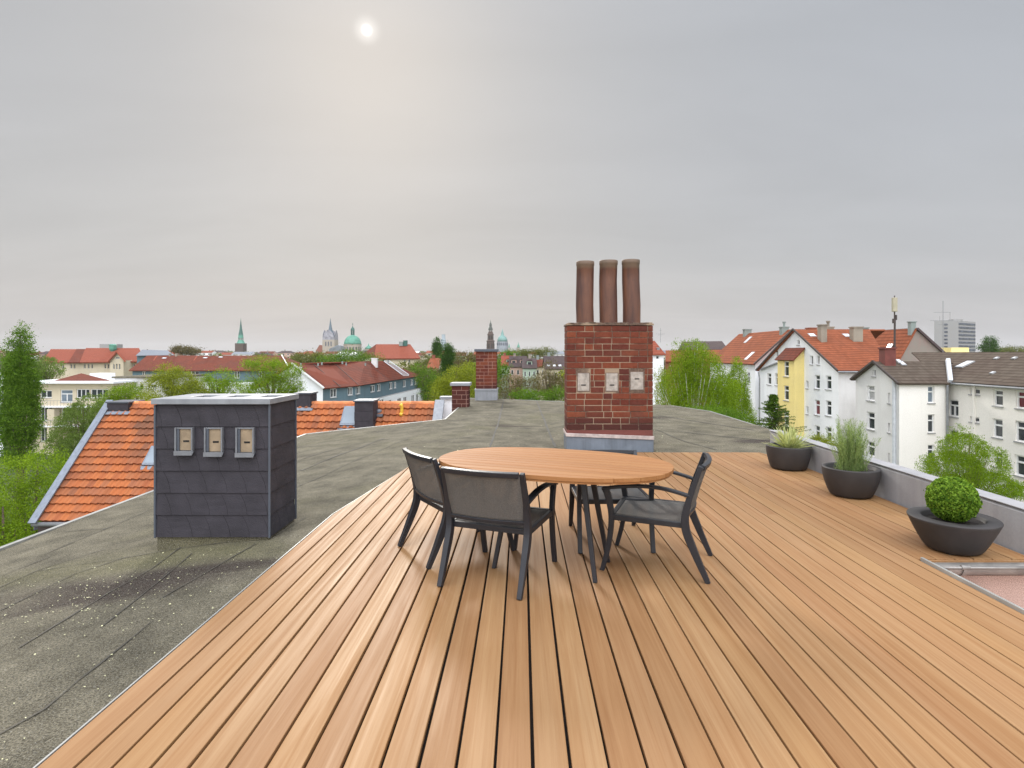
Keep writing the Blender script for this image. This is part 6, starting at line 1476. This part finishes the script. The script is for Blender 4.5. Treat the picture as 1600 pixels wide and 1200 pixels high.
def ptree(name, px, Y, L, n, ls, mat, label, **k):
    x0 = XY(px, Y); return tree(name, x0, Y, [lobe(a, b, c, d, Y, x0, *(r or ())) for a, b, c, d, *r in L], n, ls, M[mat], label, **k)
# left
ptree('poplar_tree', 32, 50, [(36,514,6,13),(34,530,10,16),(20,550,11,20),(42,548,10,20),(31,575,20,32),(30,610,24,42),(32,655,26,42),(28,700,22,32),(17,660,15,36),(44,612,14,40)], 60000, .14, 'lf_poplar', 'tall dense green poplar at the left edge', clump=.5, shell_k=.6, trunk=.3)
ptree('willow_tree', 128, 36, [(140,640,26,28),(118,668,32,34),(160,660,24,36),(100,700,28,36),(140,705,45,40),(122,650,22,26)], 52000, .085, 'lf_willow', 'soft grey green willow bush beside the left verge of the orange roof', clump=.36, droop=.9, aspect=.36)
ptree('leafy_tree', 45, 27, [(30,742,38,32),(75,722,28,22),(10,785,36,40),(70,790,45,45),(110,745,28,26),(60,850,60,40)], 34000, .085, 'lf_bright', 'bright yellow green leafy tree below the poplar', clump=.45)
ptree('leafy_tree', 8, 24, [(8,838,26,22),(-20,800,25,40),(25,860,30,25)], 12000, .08, 'lf_bright', 'vivid light green tree at the far left edge of the felt roof', clump=.4)
ptree('leafy_tree', 110, 32, [(115,765,40,32),(85,815,40,35),(135,810,35,40)], 20000, .09, 'lf_mid', 'mid green tree tucked under the left end of the orange roof', clump=.45)
ptree('willow_tree', 78, 105, [(78,572,20,16),(62,585,14,18)], 5000, .24, 'lf_willow', 'pale willow behind the poplar in front of the school', clump=1.1, droop=1)
ptree('leafy_tree', 182, 60, [(185,618,18,16),(205,612,14,12),(175,640,24,22)], 12000, .14, 'lf_bright', 'light green round tree in front of the balcony block', clump=.6)
ptree('leafy_tree', 268, 80, [(262,585,18,17),(278,598,24,22),(250,612,24,28),(295,618,28,24)], 24000, .17, 'lf_yellow', 'yellow green round tree above the left part of the slate clad chimney', clump=.8)
ptree('leafy_tree', 345, 84, [(345,590,26,13),(330,606,34,16),(360,612,30,18),(318,596,12,9)], 11000, .17, 'lf_bright', 'airy light green tree in front of the long blue storey building', clump=.7, trunk=.25, limbs=12)
ptree('leafy_tree', 425, 72, [(412,568,28,12),(440,580,32,16),(395,574,18,10),(450,600,22,20),(425,610,40,24),(470,618,14,14),(390,600,20,14)], 28000, .14, 'lf_bright', 'wide bright green tree with visible branches above the slate clad chimney', clump=.65, trunk=.3, limbs=14)
ptree('leafy_tree', 225, 70, [(222,628,24,16),(205,650,20,24)], 8000, .15, 'lf_yellow', 'small yellowish tree behind the orange roof ridge', clump=.6)
# centre
ptree('leafy_tree', 548, 215, [(548,557,26,10),(520,561,22,7),(575,561,20,7)], 7000, .45, 'lf_mid', 'round green tree standing below the green dome', clump=2.2)
ptree('leafy_tree', 480, 230, [(478,562,26,9),(500,561,20,8)], 6000, .5, 'lf_olive', 'olive brown tree behind the curved red roof', clump=2.4)
ptree('leafy_tree', 669, 105, [(668,592,18,18),(680,612,22,24),(655,575,12,8)], 12000, .2, 'lf_mid', 'fresh dark green tree at the right end of the curved building', clump=.9)
ptree('leafy_tree', 662, 190, [(665,572,18,10),(680,566,16,9)], 6000, .38, 'lf_olive', 'dull green tree beyond the end of the curved building', clump=1.6)
ptree('poplar_tree', 683.5, 210, [(684,535,5,8),(683,546,7,9),(683,560,7,14)], 8000, .4, 'lf_dark', 'dark poplar left of the twin pair on the skyline', clump=1.2)
ptree('poplar_tree', 699.5, 120, [(699,545,6,9),(699,560,9,16),(698,580,9,18),(704,550,5,10)], 14000, .23, 'lf_dark', 'taller dark poplar right of the twin pair on the skyline', clump=.8)
ptree('leafy_tree', 715, 68, [(712,592,22,20),(732,585,16,20),(695,612,24,20),(725,612,26,22),(700,600,18,14)], 22000, .14, 'lf_yellow', 'yellow green tree behind the short brick chimney', clump=.65)
ptree('leafy_tree', 722, 175, [(722,560,28,9),(745,562,20,9),(735,575,26,12)], 8000, .36, 'lf_brown', 'brownish budding tree left of the tall narrow chimney', clump=1.6)
ptree('leafy_tree', 803, 60, [(800,602,24,18),(825,606,26,16),(790,618,20,12)], 9000, .11, 'lf_brown', 'sparse brownish thicket tree just right of the tall narrow chimney', clump=.6, limbs=14, shell_k=.3)
ptree('leafy_tree', 855, 58, [(850,598,22,20),(872,604,20,20),(858,575,14,12)], 8000, .11, 'lf_brown', 'bare branched brown tree immediately left of the large brick chimney', clump=.6, limbs=16, shell_k=.3)
ptree('leafy_tree', 838, 48, [(815,617,20,8),(845,620,24,8),(870,615,16,9)], 7000, .1, 'lf_mid', 'low green bush line at the far edge of the flat roof', clump=.45)
ptree('leafy_tree', 835, 260, [(830,553,20,6),(850,551,18,6),(812,554,14,6)], 6000, .5, 'lf_olive', 'wide olive tree on the horizon above the row houses', clump=2.2)
ptree('leafy_tree', 795, 250, [(795,555,12,6)], 2500, .5, 'lf_mid', 'small round tree on the horizon below the town hall dome', clump=2)
# right
ptree('birch_tree', 1078, 31, [(1072,568,26,34),(1100,575,34,34),(1055,600,24,34),(1098,620,48,38),(1060,545,10,20),(1085,545,24,20),(1130,610,28,30)], 66000, .070, 'lf_bright', 'large drooping bright green birch right of the brick chimney', clump=.42, droop=2.6, aspect=.42, trunk=.13, bark='birch_bark', shell_k=.5, limbs=10)
ptree('birch_tree', 1150, 38, [(1152,590,16,28),(1148,620,22,34),(1160,645,20,26),(1150,566,8,14)], 26000, .08, 'lf_bright', 'slimmer birch in front of the white wall left of the stair tower', clump=.4, droop=2.2, aspect=.42, trunk=.12, bark='birch_bark')
ptree('birch_tree', 1050, 36, [(1040,610,18,36),(1032,585,10,20)], 9000, .07, 'lf_yellow', 'thin yellowish birch right against the large brick chimney', clump=.4, droop=2, aspect=.4, trunk=.1, bark='birch_bark')
ptree('leafy_tree', 1120, 26, [(1110,650,50,14),(1150,660,30,14)], 14000, .06, 'lf_mid', 'dense green shrubbery just below the right rim of the flat roof', clump=.3)
ptree('leafy_tree', 1510, 33, [(1505,700,34,28),(1490,730,44,30),(1545,720,28,28),(1540,755,50,22),(1450,725,16,14),(1500,672,14,12),(1575,765,20,10)], 48000, .078, 'lf_bright', 'loose bright green tree behind the parapet in front of the long cream house', clump=.42, droop=1.2, aspect=.4, trunk=.14, limbs=14)
ptree('leafy_tree', 1285, 40, [(1280,690,12,10),(1300,692,10,10)], 3500, .08, 'lf_yellow', 'small yellow green bush at the foot of the white gabled house', clump=.35)
ptree('fir_tree', 1548, 330, [(1547,536,9,10),(1545,545,12,10),(1541,540,5,10),(1551,540,5,9)], 5000, .6, 'lf_dark', 'dark evergreen clump on the right skyline', clump=2.0)
ptree('leafy_tree', 1582, 420, [(1582,549,24,5),(1565,550,20,4)], 5000, .8, 'lf_olive', 'hazy wide tree at the right end of the skyline', clump=3.5)
ptree('leafy_tree', 288, 420, [(284,547,15,5.5),(300,550,14,5)], 5000, .8, 'lf_brown', 'brownish round tree on the skyline above the long red brown roof', clump=3)
# conifer with tiers
x0 = XY(1209, 27.); e = empty('conifer_tree', (x0, 27, GZ), 'dark green conifer with tiered branches below the yellow stair tower', 'tree')
P_ = []; rd = random.Random(5); s = 27/FPX; ztop = Zp(617,27)-GZ; mb = MB(); mb.tube([(0,0,0),(0,0,ztop)], [.16,.02], 8)
for k in range(230):
    t = (k+.5)/230; z = ztop-3.6*t; L = .12+2.5*t; a = rd.uniform(0,2*PI); L *= rd.uniform(.6,1.12); up = rd.uniform(-.05,.28)
    for i in range(26):
        q = (i+1)/26*L; ww = .30*(1-i/26)*.6+.05
        for j in range(3):
            lat = rd.uniform(-ww, ww); P_.append((math.cos(a)*q-math.sin(a)*lat, math.sin(a)*q+math.cos(a)*lat, z+up*q-.06*abs(lat)+rd.uniform(-.03,.03)))
    mb.tube([(0,0,z),(math.cos(a)*L,math.sin(a)*L,z+up*L)], [.018,.006], 4)
leafmesh('crown', np.array(P_), .085, M['lf_conifer'] if 'lf_conifer' in M else leaf('conifer needles', (.05,.13,.015), (.20,.34,.035)), e, aspect=.3); mb.build('trunk', M['bark'], e)
# mid distance filler trees between the roofs (each its own tree, shared crown meshes)
protos = {}
def proto(kind, mat, lbl, grp):
    e = tree('leafy_tree', 0, 0, [(0,0,GZ+6.5,3.6,3.6,3.6),(1.5,.5,GZ+8.5,2.4,2.4,2.2),(-1.6,.3,GZ+7.6,2.4,2.4,2.4)], 3400, .42, M[mat], lbl, group=grp, clump=1.3, seed=kind, trunk=.3, limbs=3); return e
pr_ = [proto(3,'lf_mid','mid green round tree among the far roofs','mid green trees among the far roofs'), proto(4,'lf_olive','olive tree among the far roofs','olive trees among the far roofs'), proto(5,'lf_yellow','yellow green tree among the far roofs','yellow green trees among the far roofs'), proto(6,'lf_brown','brownish budding tree among the far roofs','brownish trees among the far roofs')]
used = [False]*4; rd = random.Random(77)
def place(px, Y, top_py, kind):
    z = Zp(top_py, Y); hgt = z-GZ; s = hgt/11.2; row = 'near' if Y < 200 else 'middle distance' if Y < 350 else 'distant' if Y < 600 else 'farthest'
    if used[kind]: o = copy_tree(pr_[kind])
    else: o = pr_[kind]; used[kind] = True
    o['label'] = f"{row} {['mid green','olive','yellow green','brownish'][kind]} tree {where(px)}"
    o.location = (XY(px, Y), Y, GZ); o.scale = (s*rd.uniform(.9,1.25), s*rd.uniform(.9,1.25), s); o.rotation_euler = (0,0,rd.uniform(0,6.28))
spots = []
for px in range(-230, 1850, 25):
    for Y, py in ((rd.uniform(135,175), rd.uniform(560,569)), (rd.uniform(230,330), rd.uniform(553.5,559)), (rd.uniform(380,560), rd.uniform(549.5,553)), (rd.uniform(650,950), rd.uniform(548.5,551))):
        p = px+rd.uniform(-9,9)
        if 885 < p < 1015 and Y > 600: continue
        if Y < 180 and (p < 240 and p > 50 or 200 < p < 460): py += 12
        if 1155 < p < 1850 and Y < 400: continue
        if 1020 < p < 1160 and Y < 180: continue
        if 60 < p < 230 and Y < 400: continue
        if 560 < p < 660 and 200 < Y < 380: continue
        if 470 < p < 600 and Y > 300: py = max(py, 551)
        if 240 < p < 460 and Y < 230: continue
        if 780 < p < 885 and Y < 180: continue
        place(p, Y, py, rd.choice((0,0,1,1,2,3)))
# a far wooded belt closing the horizon
pts = []; rng = np.random.default_rng(4)
N = 60000; xx = rng.uniform(-2300, 2300, N); yy = rng.uniform(1700, 2300, N); hh = 10+7*np.sin(xx*.011)+5*np.sin(xx*.037+yy*.01)+3*np.sin(xx*.13)
pts = np.stack([xx, yy, GZ+rng.uniform(0, 1, N)**.5*np.maximum(hh, 4)], 1)
tag(leafmesh('far_woods', pts, 9.0, M['lf_olive'], None, aspect=.8), 'hazy green belt of far off trees along the horizon', None, None, 'stuff')
# ================================================================ AIR
t = NT('thin haze'); t.n.remove(t.b)
pv = t.node('ShaderNodeVolumePrincipled'); pv.inputs['Density'].default_value = .00007; pv.inputs['Color'].default_value = (.93, .94, .96, 1); pv.inputs['Anisotropy'].default_value = .2
t.l.new(pv.outputs[0], t.n['Material Output'].inputs['Volume'])
mb = MB(); mb.box(-4100, 4100, -1600, 6600, -16.5, 110)
hz = mb.build('haze', t.m); hz['kind'] = 'stuff'; hz['label'] = 'thin pale haze over the city'

# ---- labels: whatever still shares one is told apart by its place in its row
sh = {}
for o in bpy.data.objects:
    if o.parent is None and 'label' in o and 'kind' not in o: sh.setdefault(o['label'], []).append(o)
for lab, os_ in sh.items():
    n = len(os_)
    if n < 2: continue
    os_.sort(key=lambda o: o.location.x/max(o.location.y, 1))
    nm = {2: ['left', 'right'], 3: ['left', 'middle', 'right']}.get(n, ['first from left', 'second from left', 'third from left', 'fourth from left', 'fifth from left', 'sixth from left', 'seventh from left', 'eighth from left'])
    for o, w in zip(os_, nm): o['label'] = f"{lab}, {w} {'one' if n < 4 else ''}".strip()
for o in bpy.data.objects:
    if o.parent is None and 'label' in o and len(o['label'].split()) > 16: print('LONG', o.name, o['label'])
